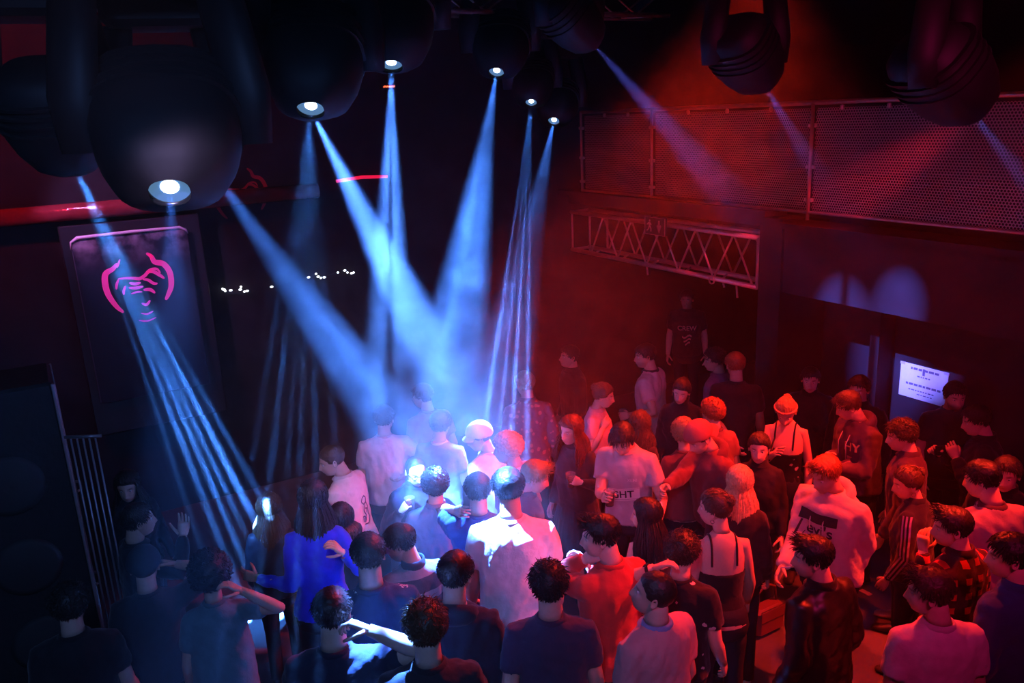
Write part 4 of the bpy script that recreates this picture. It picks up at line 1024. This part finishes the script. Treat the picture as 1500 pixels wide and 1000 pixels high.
for shirt, seed, c, Mt, S, info in GARMENTS:
    k = c.get('print_')
    if k == 'GHT':
        wv = lambda u, v: (u, v + .018 * math.sin(u * 12))
        project_print(shirt, 'print_band', *grid_geo(-.125, .125, .0, .007, 14, 1, wv), wh, Mt, 1.215, S)
        project_print(shirt, 'print_band', *grid_geo(-.125, .125, -.10, -.093, 14, 1, wv), wh, Mt, 1.215, S)
        project_print(shirt, 'print_field', *grid_geo(-.125, .125, -.088, -.005, 14, 3, wv), wh, Mt, 1.215, S, off=.004)
        p_, f_ = text_geo('GHT', .085); p_ = [wv(u, v - .045) for u, v in p_]
        project_print(shirt, 'print_letters', p_, f_, bk, Mt, 1.215, S, off=.010)
        project_print(shirt, 'chest_print', *text_geo('XLN', .035), wh, Mt, 1.30, S, xo=.075)
    elif k == 'Levi':
        project_print(shirt, 'print_field', *grid_geo(-.125, .125, .0, .062, 10, 3), bk, Mt, 1.32, S)
        p_, f_ = text_geo("Levi's", .10)
        project_print(shirt, 'print_letters', [(u, v - .045) for u, v in p_], f_, bk, Mt, 1.32, S)
    elif k == 'HY':
        project_print(shirt, 'print_letters', *text_geo('HY', .10), yl, Mt, 1.31, S, xo=.085)
        project_print(shirt, 'print_letters', *text_geo('OS', .085), yl, Mt, 1.10, S, xo=.06)
        project_print(shirt, 'print_patch', *grid_geo(-.035, .035, -.05, .05, 4, 4), mat('print_pink', (.6, .3, .4), .7), Mt, 1.18, S, xo=.08)
    elif k == 'CREW':
        project_print(shirt, 'print_letters', *text_geo('CREW', .085), mat('print_grey', (.4, .36, .38), .7), Mt, 1.27, S)
        for i in range(3):
            project_print(shirt, 'print_patch', *grid_geo(-.06 + .02 * i, .06 - .01 * i, -.012, .012, 5, 1, lambda u, v: (u, v + .02 * math.sin(u * 50))), mat('print_grey', (.4, .36, .38), .7), Mt, 1.16 - .05 * i, S)
    elif k == 'sketch':
        for pts in ([(0.0, .10), (-.03, .09), (-.04, .06), (-.02, .035), (.01, .045), (.02, .08), (0, .10)], [(-.02, .035), (-.03, -.02), (-.015, -.06), (-.03, -.10)], [(.01, .045), (.03, .0), (.015, -.05), (.035, -.09), (.0, -.13), (-.05, -.12)], [(-.01, .0), (.012, -.01), (-.006, -.04)], [(-.05, -.10), (-.055, -.05), (-.03, -.06), (-.035, -.11)]):
            P2 = []; 
            for (a, b), (c_, d) in zip(pts, pts[1:]):
                for t in np.linspace(0, 1, 5)[:-1]: P2.append((a + (c_ - a) * t, b + (d - b) * t))
            P2.append(pts[-1]); vs = []; fs = []
            for i, (a, b) in enumerate(P2):
                q = P2[min(i + 1, len(P2) - 1)]; p = P2[max(i - 1, 0)]; tx_, ty_ = q[0] - p[0], q[1] - p[1]; l = math.hypot(tx_, ty_) + 1e-9
                vs += [(a - ty_ / l * .005, b + tx_ / l * .005), (a + ty_ / l * .005, b - tx_ / l * .005)]
            fs = [(2 * i, 2 * i + 1, 2 * i + 3, 2 * i + 2) for i in range(len(P2) - 1)]
            project_print(shirt, 'back_drawing', vs, fs, inkd, Mt, 1.20, S, front=-1, xo=.02)
    elif k == 'stripes':
        for sd in 'LR':
            nf = info[sd]; bv = BVHTree.FromPolygons([v.co.copy() for v in shirt.data.vertices], [tuple(p.vertices) for p in shirt.data.polygons])
            sgx = 1 if sd == 'R' else -1
            for j in (-1, 0, 1):
                vs = []
                chain = [nf['sh'] + Vector((0, 0, .03)), nf['el'], nf['wr']]
                for (a, b) in zip(chain, chain[1:]):
                    for t in np.linspace(0, .96, 9):
                        p = a.lerp(b, t); ax = (b - a).normalized(); o = Vector((sgx, 0, 0)); o = (o - ax * o.dot(ax)).normalized(); bi = ax.cross(o)
                        for e in (-.006, .006):
                            q = p + o * .3 + bi * (j * .024 + e); h = bv.ray_cast(q, -o)
                            vs.append((h[0] if h[0] is not None else p + o * .07) + o * .004)
                mb = MB(); n2 = len(vs) // 2; mb.add(vs, [(2 * i, 2 * i + 1, 2 * i + 3, 2 * i + 2) for i in range(n2 - 1)]); mb.build('sleeve_stripe', pur, shirt)
    if c.get('strap'):
        bv = BVHTree.FromPolygons([v.co.copy() for v in shirt.data.vertices], [tuple(p.vertices) for p in shirt.data.polygons])
        P2 = [(-.11 + .20 * t, .24 - .46 * t) for t in np.linspace(0, 1, 14)]
        vs = []
        for u, v in P2: vs += [(u - .016, v - .008), (u + .016, v + .008)]
        project_print(shirt, 'bag_strap', vs, [(2 * i, 2 * i + 1, 2 * i + 3, 2 * i + 2) for i in range(13)], mat('strap_cream', (.75, .55, .5), .7), Mt, 1.20, S, off=.008)
# ================================================================== moving head lamps on the trusses
m_case = mat('lamp_case', (.012, .012, .014), .6, 0, var=.3, scale=12)
m_ring = mat('lens_ring', (.10, .11, .12), .25, .8)
m_lens = mat('lens_lit', (.06, .14, .35), .1, 0, emit=(.25, .55, 1.0), estr=.35)
m_core = mat('lens_core', (.9, .95, 1.0), .1, 0, emit=(.75, .9, 1.0), estr=9)
def moving_head(k, size, label, name='moving_head_lamp', top=None):
    """yoke lamp: base box on the truss, two arms, a tapering head with cooling fins and a lens; the head points along its beam"""
    p, q = LAMPS[k]; p = Vector(p); d = (Vector(q) - p).normalized(); s = size
    root = empty(name, p); tag(root, label, 'stage light', 'moving head lamps over the dance floor')
    Rq = d.to_track_quat('-Z', 'Y').to_matrix().to_4x4()      # local -Z along the beam
    h = MB()
    prof = [(.0, .052), (.030, .105), (.075, .150), (.17, .185), (.26, .200), (.42, .195), (.50, .170), (.54, .12)]
    rings = []
    for z, r_ in prof:
        rings.append([Vector(xf(Rq, [[v.x, v.y, z * s]])[0]) for v in ell_ring((0, 0, 0), Vector((1, 0, 0)), Vector((0, 1, 0)), r_ * s * 1.08, r_ * s * .92, 24, 2.6)])
    h.loft(rings, False, True)
    head = h.build('lamp_head', m_case, root, smooth=True)
    for z in (.30, .345, .39, .435):
        f = MB(); rg = [[Vector(xf(Rq, [[v.x, v.y, zz * s]])[0]) for v in ell_ring((0, 0, 0), Vector((1, 0, 0)), Vector((0, 1, 0)), .212 * s * 1.08, .212 * s * .92, 24, 2.6)] for zz in (z, z + .014)]
        f.loft(rg); f.build('cooling_fin', m_case, head)
    def disc(r0, r1, z0, z1, nm, m):
        g = MB(); g.lathe([(r0 * s, z0 * s), (r1 * s, z1 * s)] if r0 else [(.0005, z1 * s), (r1 * s, z1 * s)], 28, Rq, cap=False); return g.build(nm, m, head)
    g = MB(); g.lathe([(.060 * s, .034 * s), (.062 * s, .022 * s), (.078 * s, .020 * s), (.090 * s, .045 * s)], 28, Rq, cap=False); g.build('lens_ring', m_ring, head, smooth=True)
    disc(.026, .060, .030, .030, 'lens', m_lens)
    disc(0, .026, .028, .028, 'lamp_core', m_core)
    # yoke and base hang straight from the truss above
    c = p - d * (.30 * s); ax = Vector((1, 0, 0)) if abs(d.x) < .9 else Vector((0, 1, 0))
    ax = (ax - d * ax.dot(d)); ax.z = 0; ax.normalize()
    hb = top if top else .42 * s
    for sg_ in (-1, 1):
        a = MB(); o = c + ax * (.245 * s * sg_) - p
        a.tube([o + Vector((0, 0, -.06 * s)), o + Vector((0, 0, .10 * s)), o + Vector((0, 0, hb)) - ax * (.05 * s * sg_)], [.045 * s, .055 * s, .05 * s], 10, flat=1.5)
        a.build('yoke_arm', m_case, root, smooth=True)
    b = MB(); o = c - p + Vector((0, 0, hb + .07 * s)); b.box(o, (.50 * s, .36 * s, .16 * s), Matrix.Rotation(math.atan2(ax.y, ax.x), 3, 'Z'), bev=.03 * s)
    b.build('lamp_base', m_case, root)
    for sg_ in (-1, 1):
        cl = MB(); oo = o + ax * (.13 * s * sg_) + Vector((0, 0, .12 * s)); cl.tube([oo, oo + Vector((0, 0, .08 * s))], .018 * s, 8); cl.build('hook_clamp', m_blk, root)
    return root, p + o + Vector((0, 0, .2 * s))
HEADSPEC = [('B', 1.3, 'largest moving head lamp hanging in front of the banner, lens facing straight down'), ('A', .92, 'moving head lamp at the far left, throwing a bundle of thin beams'), ('C', .9, 'moving head lamp half hidden behind the largest one, beam slanting to the crowd'), ('D', 1.25, 'moving head lamp right of the largest one, lit lens facing straight down'), ('E', .8, 'moving head lamp tucked behind the second downward lens, beam slanting right'), ('F', 1.25, 'moving head lamp with a beam split down its middle'), ('G', 1.2, 'moving head lamp over the hall centre with one broad beam leaning left'), ('H', 1.05, 'moving head lamp with thin streaky beams near the end of the row'), ('I', 1.1, 'smallest moving head lamp at the far end of the row, next to the gallery corner'), ('J', .9, 'moving head lamp throwing the long violet beam across the railing'), ('K', .95, 'moving head lamp aimed through the middle of the gallery railing'), ('L', 1.0, 'moving head lamp in front of the railing at the right side')]
tops = {}
for k, s_, lb in HEADSPEC: tops[k] = moving_head(k, s_, lb)
# trusses carrying the lamps
def truss_run(name, pts, label):
    r0 = empty(name, pts[0]); tag(r0, label, 'truss')
    a, b = Vector((0, 0, 0)), Vector(pts[1]) - Vector(pts[0]); ax = b.normalized(); sd = ax.cross(Vector((0, 0, 1))).normalized(); up = Vector((0, 0, 1)); hw = .14
    cs = [sd * hw * i + up * hw * (j + 1) for i in (-1, 1) for j in (-1, 1)]
    for c in cs:
        MB().tube([a + c, b + c], .024, 8).build('chord', m_alu, r0, smooth=True)
    n = max(4, int(b.length / .42))
    for i, j in ((0, 1), (2, 3), (0, 2), (1, 3)):
        for k in range(n):
            s_, e_ = (cs[i], cs[j]) if k % 2 == 0 else (cs[j], cs[i])
            MB().tube([a + b * (k / n) + s_, a + b * ((k + 1) / n) + e_], .010, 5, cap=False).build('brace', m_alu, r0, smooth=True)
    for t in (.12, .5, .88):
        q = a + b * t; MB().tube([q + up * hw, (q.x, q.y, ZC - pts[0][2] + .01)], .012, 6).build('hanger_cable', m_blk, r0, smooth=True)
    return r0
TZ = 4.98
truss_run('lighting_truss', ((-3.0, tops['B'][1].y + .35, TZ), (5.9, tops['B'][1].y + .75, TZ)), 'near lighting truss under the ceiling above the largest lamps')
truss_run('lighting_truss', ((-3.0, tops['G'][1].y + .15, TZ), (5.9, tops['G'][1].y + .15, TZ)), 'far lighting truss under the ceiling above the small lamps')
for k, (rt_, tp_) in tops.items():
    for sg_ in (-1, 1):
        MB().tube([(tp_.x + .07 * sg_ - rt_.location.x, tp_.y - rt_.location.y, tp_.z - .12 - rt_.location.z), (tp_.x + .07 * sg_ - rt_.location.x, tp_.y - rt_.location.y, max(TZ, tp_.z + .1) - rt_.location.z)], .016, 8).build('drop_pipe', m_blk, rt_, smooth=True)
# bodies of the wash lamps and the added fill lamps (round PAR cans)
for i, (nm, p, q, watt, col, ang, rad) in enumerate(WASH):
    d = (Vector(q) - Vector(p)).normalized(); Rq = d.to_track_quat('-Z', 'Y').to_matrix().to_4x4()
    lb = ['red wash can above the far end of the gallery', 'added red fill lamp aimed at the box truss', 'red wash can above the right wall', 'magenta wash can over the middle of the hall', 'red wash can in the far left corner', 'added blue fill lamp near the camera side', 'added violet fill lamp aimed at the left crowd', 'added narrow violet fill lamp aimed at the banner'][i]
    r0 = empty('wash_or_fill_lamp', p); tag(r0, lb, 'stage light')
    MB().lathe([(.12, .03), (.125, .05), (.12, .30), (.07, .38)], 20, Rq, cap=False).build('can', m_case, r0, smooth=True)
    a = MB(); a.tube([Vector(xf(Rq, [[-.14, 0, .18]])[0]), Vector(xf(Rq, [[-.14, 0, .18]])[0]) * .6 + Vector((0, 0, .3)), Vector((0, 0, .42)) - d * .15, Vector(xf(Rq, [[.14, 0, .18]])[0]) * .6 + Vector((0, 0, .3)), Vector(xf(Rq, [[.14, 0, .18]])[0])], .012, 6); a.build('bracket', m_blk, r0, smooth=True)
    e_ = Vector((0, 0, .42)) - d * .15
    MB().tube([e_ - Vector((0, 0, .01)), (e_.x, e_.y, ZC - p[2] + .01)], .014, 8).build('drop_pipe', m_blk, r0, smooth=True)

# ================================================================== banner board on the back wall
YBN = YB - .16
def bw(px, py, y=YBN): return Vector(at_y(px, py, y))
bl, br_ = bw(84, 333), bw(291, 312)
zt = (bl.z + br_.z) / 2; z0_ = bw(146, 640).z
bd = empty('stage_board', ((bl.x + br_.x) / 2, YBN, z0_)); tag(bd, 'tall black board on the back wall carrying the banner with the pink ape face', 'board')
MB().box((0, .05, (zt - z0_) / 2), (br_.x - bl.x, .08, zt - z0_), bev=.01).build('panel', mat('board_black', (.018, .016, .02), .5, var=.3, scale=6), bd)
fl_, fr_ = bw(103, 352), bw(272, 331); zb = bw(150, 590).z; ztb = (fl_.z + fr_.z) / 2; Wb = fr_.x - fl_.x
bn = empty('banner', ((fl_.x + fr_.x) / 2, YBN - .035, zb)); tag(bn, 'dark shiny banner with a frosted upper edge and a pink ape face outline', 'banner')
m_ban = bpy.data.materials.new('banner_film'); m_ban.use_nodes = True
nt = m_ban.node_tree; N = nt.nodes; L = nt.links; b = N['Principled BSDF']; b.inputs['Roughness'].default_value = .3
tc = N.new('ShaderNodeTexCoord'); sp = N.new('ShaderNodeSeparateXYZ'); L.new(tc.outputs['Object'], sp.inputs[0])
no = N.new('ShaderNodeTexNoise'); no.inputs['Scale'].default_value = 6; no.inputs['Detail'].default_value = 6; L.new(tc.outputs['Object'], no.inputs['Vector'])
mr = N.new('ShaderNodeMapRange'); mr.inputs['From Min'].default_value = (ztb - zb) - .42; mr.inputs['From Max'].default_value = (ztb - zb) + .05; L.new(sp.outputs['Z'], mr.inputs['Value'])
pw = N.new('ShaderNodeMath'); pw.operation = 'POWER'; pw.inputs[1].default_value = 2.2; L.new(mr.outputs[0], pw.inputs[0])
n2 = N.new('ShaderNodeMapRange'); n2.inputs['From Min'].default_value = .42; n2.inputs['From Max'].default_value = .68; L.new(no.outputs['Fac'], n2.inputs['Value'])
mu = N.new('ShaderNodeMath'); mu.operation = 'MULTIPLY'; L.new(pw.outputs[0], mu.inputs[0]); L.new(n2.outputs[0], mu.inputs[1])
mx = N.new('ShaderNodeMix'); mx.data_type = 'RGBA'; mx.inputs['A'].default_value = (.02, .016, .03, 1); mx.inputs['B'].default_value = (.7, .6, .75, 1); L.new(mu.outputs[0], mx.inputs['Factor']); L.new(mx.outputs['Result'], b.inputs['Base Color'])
hb_ = ztb - zb
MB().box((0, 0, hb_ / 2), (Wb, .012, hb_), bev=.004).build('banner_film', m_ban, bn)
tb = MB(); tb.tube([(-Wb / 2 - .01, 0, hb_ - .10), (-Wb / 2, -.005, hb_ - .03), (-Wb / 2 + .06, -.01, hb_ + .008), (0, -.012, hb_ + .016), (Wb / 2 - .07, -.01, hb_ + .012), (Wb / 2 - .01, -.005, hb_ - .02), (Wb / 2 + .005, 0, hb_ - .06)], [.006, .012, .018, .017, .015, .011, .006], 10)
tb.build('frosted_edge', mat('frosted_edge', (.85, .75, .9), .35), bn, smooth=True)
MB().tube([(-Wb / 2, -.006, hb_ - .1), (-Wb / 2, -.006, .02)], .005, 6).build('side_hem', mat('hem_film', (.10, .09, .13), .3), bn)
m_pink = mat('pink_print_glow', (.95, .10, .50), .6, emit=(1.0, .03, .32), estr=.28)  # print is no lamp; emission stands in for light falling on it
def stroke(pts, wid, off, parent, m, name, sc_, cx, cz):
    """one tapering brush stroke of the emblem, raised on the film"""
    P_ = []
    n = len(pts)
    for i in range(n - 1):
        p0, p1, p2, p3 = [np.array(pts[max(0, min(n - 1, i + k))], float) for k in (-1, 0, 1, 2)]
        for t in np.linspace(0, 1, 6)[:-1]:
            P_.append(.5 * (2 * p1 + (p2 - p0) * t + (2 * p0 - 5 * p1 + 4 * p2 - p3) * t * t + (3 * p1 - p0 - 3 * p2 + p3) * t ** 3))
    P_.append(np.array(pts[-1], float)); vs = []
    for i, q in enumerate(P_):
        a, c = P_[max(i - 1, 0)], P_[min(i + 1, len(P_) - 1)]; tg = (c - a) / (np.linalg.norm(c - a) + 1e-9); nr_ = np.array([-tg[1], tg[0]])
        w_ = wid * (.25 + .75 * math.sin(PI * min(1, max(0, i / (len(P_) - 1)))) ** .6)
        for e in (-1, 1):
            z_ = q + nr_ * w_ * e
            vs.append((cx + z_[0] * sc_, -off, cz + z_[1] * sc_)); vs.append((cx + z_[0] * sc_, -off + .004, cz + z_[1] * sc_))
    fs = []
    for i in range(len(P_) - 1):
        a = 4 * i; fs += [(a, a + 2, a + 6, a + 4), (a, a + 4, a + 5, a + 1), (a + 2, a + 3, a + 7, a + 6)]
    mb = MB(); mb.add(vs, fs); return mb.build(name, m, parent)
APE = [  # emblem strokes in units of half its width (x right, y up)
    ([(-.55, .72), (-.72, .55), (-.95, .42), (-1.02, .1), (-.98, -.3), (-.8, -.72), (-.62, -.95)], .095), ([(-.45, .85), (-.52, .7), (-.58, .58)], .03),
    ([(.38, .95), (.52, .82), (.6, .62), (.86, .52), (1.02, .2), (1.0, -.25), (.86, -.55), (.75, -.72)], .095), ([(.42, .9), (.5, .86), (.55, .74)], .04),
    ([(-.62, .20), (-.35, .19), (-.1, .15), (.05, .12), (.22, .2), (.4, .36), (.62, .38), (.72, .22)], .055), ([(.3, .3), (.5, .3), (.68, .16), (.82, .02)], .06), ([(-.6, .18), (-.68, .02), (-.72, -.15)], .04),
    ([(-.3, .02), (-.12, -.04), (.06, -.02)], .05), ([(-.34, -.14), (-.12, -.18), (.12, -.16)], .05), ([(.14, .08), (.3, .04), (.45, -.1), (.58, -.12)], .05), ([(-.42, -.06), (-.5, -.22), (-.52, -.36)], .04),
    ([(.1, -.28), (.32, -.3), (.45, -.44)], .055), ([(-.3, -.36), (-.1, -.32), (.06, -.34)], .03), ([(-.02, -.72), (.12, -.8), (.26, -.66)], .045), ([(-.1, -1.06), (.1, -1.12), (.3, -1.05)], .03), ([(-.2, -1.3), (.08, -1.36), (.36, -1.28)], .025)]
ec = bw(203, 413, YBN - .03)
for pts, w_ in APE:
    stroke(pts, w_, .012, bn, m_pink, 'emblem_stroke', .30, ec.x - bn.location.x, ec.z - zb)
# second, painted emblem higher on the back wall
e2 = bw(352, 283, YB - .01); pe = empty('wall_emblem', (e2.x, YB - .002, e2.z)); tag(pe, 'faint dark red ape face painted on the back wall above the beams', 'emblem')
m_red = mat('red_wall_paint', (.55, .03, .06), .8)
for pts, w_ in APE[:13]:
    stroke(pts, w_ * .8, .006, pe, m_red, 'emblem_stroke', .27, 0, 0)
# glossy duct with red reflections above the board, red lit pipe, LED displays
zd = bw(160, 306).z; x0, x1 = bw(20, 318).x, bw(330, 290).x
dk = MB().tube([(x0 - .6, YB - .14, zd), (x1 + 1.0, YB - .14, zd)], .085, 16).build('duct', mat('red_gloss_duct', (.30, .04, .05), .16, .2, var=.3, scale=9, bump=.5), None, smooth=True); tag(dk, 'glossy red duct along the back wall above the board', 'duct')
q0, q1 = bw(497, 266), bw(572, 259)
pp = MB().tube([(q0.x, YB - .06, q0.z), (q0.x * .5 + q1.x * .5, YB - .06, (q0.z + q1.z) / 2 + .02), (q1.x, YB - .06, q1.z)], .018, 8).build('red_lit_pipe', mat('pipe_red_glow', (.8, .05, .1), .3, emit=(1, .01, .07), estr=.9), None, smooth=True); tag(pp, 'thin pipe on the back wall, red light put in as glow', 'light')  # red light on the pipe is put in as emission
for i, (px, py, n_) in enumerate(((511, 130, 7), (570, 127, 10))):
    c = at_y(px, py, YB - .1); r0 = empty('led_display', c); tag(r0, ['short red LED display left of the split beam', 'longer red LED display behind the split beam'][i], 'display')
    MB().box((0, .055, 0), (n_ * .013 + .03, .11, .05), bev=.005).build('display_case', m_blk, r0)
    for k in range(n_):
        MB().box(((k - (n_ - 1) / 2) * .014, 0, .004 * (k % 2)), (.009, .01, .016)).build('led', mat('led_red', (.9, .1, .05), .3, emit=(1, .12, .04), estr=3.0), r0)
# string of small white lamps along the back wall
for gi, (gx, gy, pts) in enumerate(((338, 422, ((0, 3), (-12, 1), (-10, 2), (15, -2), (14, 2), (20, 5), (24, 4), (-8, 4))), (462, 404, ((-10, 2), (1, -3), (4, 1), (8, 3), (13, 2), (33, -5), (43, -8), (47, -5), (53, -4), (56, -5), (-64, 16))))):
    c = at_y(gx, gy, YB - .05); r0 = empty('string_lights', c); tag(r0, ['short string of tiny white lamps right of the banner', 'string of tiny white lamps behind the crossing beams'][gi], 'light')
    P_ = []
    for k, (dx, dy) in enumerate(pts):
        q = Vector(at_y(gx + dx, gy + dy, YB - .05)) - Vector(c); P_.append(q)
        MB().sphere(q, (.013 if k % 2 else .018, .012, .011), 8, 6).build('bulb', mat('bulb_white', (1, 1, 1), .3, emit=(.85, .92, 1), estr=3.5), r0, smooth=True)
    P_.sort(key=lambda q: q.x); MB().tube([q + Vector((0, .012, .004)) for q in P_], .003, 5).build('wire', m_blk, r0)

# ================================================================== left: speaker cabinet with metal edges
A0 = at_d(76, 560, 5.2 * 1.05)
spx, spy = float(A0[0]), float(A0[1]); sph = float(A0[2])
sc_ = empty('speaker_cabinet', (spx - .36, spy, 0)); tag(sc_, 'tall black speaker cabinet at the left with pale metal edges', 'speaker')
MB().box((0, .3, sph / 2), (.72, .6, sph), bev=.02).build('cabinet', mat('speaker_black', (.014, .013, .016), .6, var=.3, scale=30, bump=.2), sc_)
for x in (.36, -.36):
    MB().box((x, .0, sph / 2), (.022, .022, sph - .02), bev=.004).build('edge_trim', m_steel, sc_)
MB().box((.36, .58, sph / 2), (.018, .018, sph - .02), bev=.004).build('edge_trim', m_steel, sc_)
for zq in (.26, .50, .74):
    MB().lathe([(.20, 0), (.21, .012), (.17, .02), (.06, .055), (.0005, .045)], 28, T(0, -.002, sph * zq) @ Rx(90), cap=False).build('speaker_cone', mat('cone_black', (.03, .03, .032), .7), sc_, smooth=True)
for zq in (.35, .65): MB().tube([(.375, .2, sph * zq), (.40, .22, sph * zq), (.40, .38, sph * zq), (.375, .4, sph * zq)], .010, 6).build('handle', m_steel, sc_)
# steel barrier posts beside it
f0 = at_d(103, 640, 5.2); bx, by, bz = [float(q) for q in f0]
rl = empty('barrier', (bx, by, 0)); tag(rl, 'slim steel barrier with thin vertical bars beside the speaker cabinet', 'barrier')
for k in range(5):
    MB().tube([(k * .034, -k * .02, .05), (k * .034, -k * .02, bz)], .0065, 6).build('bar', mat('barrier_steel', (.4, .38, .42), .35, .7), rl, smooth=True)
MB().tube([(-.03, .018, bz), (.17, -.10, bz)], .012, 8).build('top_bar', mat('barrier_steel', (.4, .38, .42), .35, .7), rl, smooth=True)
MB().box((.07, -.04, .025), (.30, .30, .05), bev=.01).build('foot_plate', m_blk, rl)

# ================================================================== paper sign on the right wall
c = at_x(1352, 562, XW - .012); ps = empty('paper_sign', c); tag(ps, 'white printed paper sign taped to the right wall', 'sign')
d1 = Vector(at_x(1318, 538, XW - .012)); d2 = Vector(at_x(1387, 558, XW - .012)); d3 = Vector(at_x(1318, 587, XW - .012))
pw_, ph_ = abs(d1.y - d2.y), abs(d1.z - d3.z)
MB().box((0, 0, 0), (.004, pw_, ph_)).build('sheet', mat('paper', (.80, .78, .80), .8, var=.06, scale=30), ps)
m_ink = mat('paper_ink', (.16, .12, .2), .8)
for z_, w_, h_, o_ in ((.13, .55, .035, 0), (.06, .26, .02, 0), (-.03, .72, .034, 0), (-.085, .5, .018, -.02), (-.12, .3, .014, .02)):
    y_ = o_ - pw_ * w_ / 2; k = 0; rr = random.Random(int(z_ * 1000) + 9)
    while y_ < o_ + pw_ * w_ / 2:
        l = rr.uniform(.012, .04) * (1.3 if h_ > .03 else .8); MB().box((-.0025, -(y_ + l / 2), z_ * ph_ / .34), (.001, l, h_ * .6)).build('printed_word', m_ink, ps); y_ += l + .009
MB().box((-.003, -pw_ * .0, ph_ * .33), (.001, pw_ * .05, ph_ * .2)).build('printed_mark', m_ink, ps)
for sy in (-1, 1): MB().box((-.003, sy * pw_ * .46, ph_ * .47), (.002, .05, .025)).build('tape', mat('tape', (.6, .55, .6), .3), ps)

# ================================================================== held and dropped things
def held(pid, sd, off=(0, .075, -.035)):
    body, info, Wm, Mh, Mt, S, hs = PEOPLE[pid]
    return Wm @ (info[sd]['Mw'] @ Vector(off))
def cup(pid, sd, label, col, liquid, h=.115, r0=.030, r1=.041, clear=True, tilt=(0, 0), off=(0, .075, -.035)):
    p = held(pid, sd, off)
    r = empty('drinking_cup', p); r.rotation_euler = (math.radians(tilt[0]), math.radians(tilt[1]), 0); tag(r, label, 'cup')
    if clear:
        m = bpy.data.materials.get('clear_plastic')
        if not m:
            m = mat('clear_plastic', (.8, .8, .82), .12); m.node_tree.nodes['Principled BSDF'].inputs['Transmission Weight'].default_value = .85
    else: m = mat('cup_%d' % int(col[0] * 99), col, .4)
    MB().lathe([(.0005, -h / 2), (r0, -h / 2), (r1, h / 2), (r1 + .0025, h / 2 + .002), (r1 - .001, h / 2 - .001), (r0 - .001, -h / 2 + .003), (.0005, -h / 2 + .003)], 20, cap=False).build('cup_wall', m, r, smooth=True)
    MB().lathe([(.0005, -h / 2 + .006), (r0 - .002, -h / 2 + .006), (r0 + (r1 - r0) * .55 - .002, h * .05), (.0005, h * .05)], 18, cap=False).build('drink', mat('drink_%d' % int(liquid[0] * 99), liquid, .1), r, smooth=True)
    return r
cup(30, 'L', 'clear glass held by the woman in the pleated skirt', None, (.25, .10, .05))
cup(36, 'R', 'clear plastic cup with amber drink held by the man in the printed grey T-shirt', None, (.9, .35, .12), off=(0, .07, -.04))
cup(31, 'L', 'clear glass held by the tall man in the pink ringer T-shirt', None, (.5, .2, .15))
cup(14, 'R', 'clear glass held by the pale man with glasses', None, (.4, .5, .6))
cup(45, 'L', 'blue and white paper cup held to the mouth by the man in the red sweatshirt', (.12, .30, .55), (.7, .6, .5), clear=False, tilt=(0, 25))
# phone
p = (held(56, 'L') + held(56, 'R')) / 2
ph = empty('mobile_phone', p); ph.rotation_euler = (math.radians(60), 0, math.radians(-30)); tag(ph, 'dark mobile phone held up by the man near the paper sign', 'phone')
MB().box((0, 0, 0), (.15, .075, .009), bev=.003).build('phone_case', mat('phone_black', (.02, .02, .022), .3), ph)
MB().box((0, 0, .0048), (.138, .066, .001)).build('screen', mat('phone_screen', (.01, .01, .015), .08), ph)
MB().box((-.055, .022, -.0055), (.022, .022, .003), bev=.001).build('camera_bump', mat('phone_black', (.02, .02, .022), .3), ph)
# cigarette
body, info, Wm, Mh, Mt, S, hs = PEOPLE[49]
p = Wm @ (Mh @ Vector((.012, .094 * hs, -.064 * hs))); q = Wm @ (Mh @ Vector((.020, (.094 + .075) * hs, -.072 * hs)))
cg = empty('cigarette', p); tag(cg, 'lit white cigarette in the mouth of the man in the black jacket', 'cigarette')
dq = q - p
MB().tube([(0, 0, 0), dq * .3], .0045, 8).build('filter', mat('filter_tan', (.7, .45, .25), .8), cg); MB().tube([dq * .3, dq], .0045, 8).build('paper_tube', mat('cig_paper', (.85, .83, .8), .8), cg)
# handbag on the floor and paper litter where the floor shows
p = at_z(1122, 900, .15); hb2 = empty('handbag', (p[0], p[1], 0)); tag(hb2, 'small leather handbag on the floor below the grey hooded sweatshirt', 'bag')
MB().box((0, 0, .13), (.30, .14, .24), bev=.03).build('bag_body', mat('bag_leather', (.16, .05, .04), .45, var=.2, bump=.3), hb2, smooth=False)
MB().tube([(-.11, 0, .24), (-.09, 0, .38), (0, 0, .43), (.09, 0, .38), (.11, 0, .24)], .009, 8).build('bag_handle', mat('bag_leather', (.16, .05, .04), .45), hb2, smooth=True)
MB().box((0, -.073, .2), (.26, .01, .10), bev=.004).build('bag_flap', mat('bag_leather', (.16, .05, .04), .45), hb2)
for i, (px, py) in enumerate(((1250, 902), (1268, 868))):
    p = at_z(px, py, 0.0); r0 = MB().box((0, 0, .004), (.10, .05, .006), bev=.002).build('flyer', mat('flyer', (.7, .5, .45), .7), None); r0.location = (p[0], p[1], 0); r0.rotation_euler = (0, 0, .6 + i); tag(r0, ['crumpled flyer on the open patch of floor, nearer the black jacket', 'flyer on the open patch of floor, farther from the black jacket'][i], 'paper')
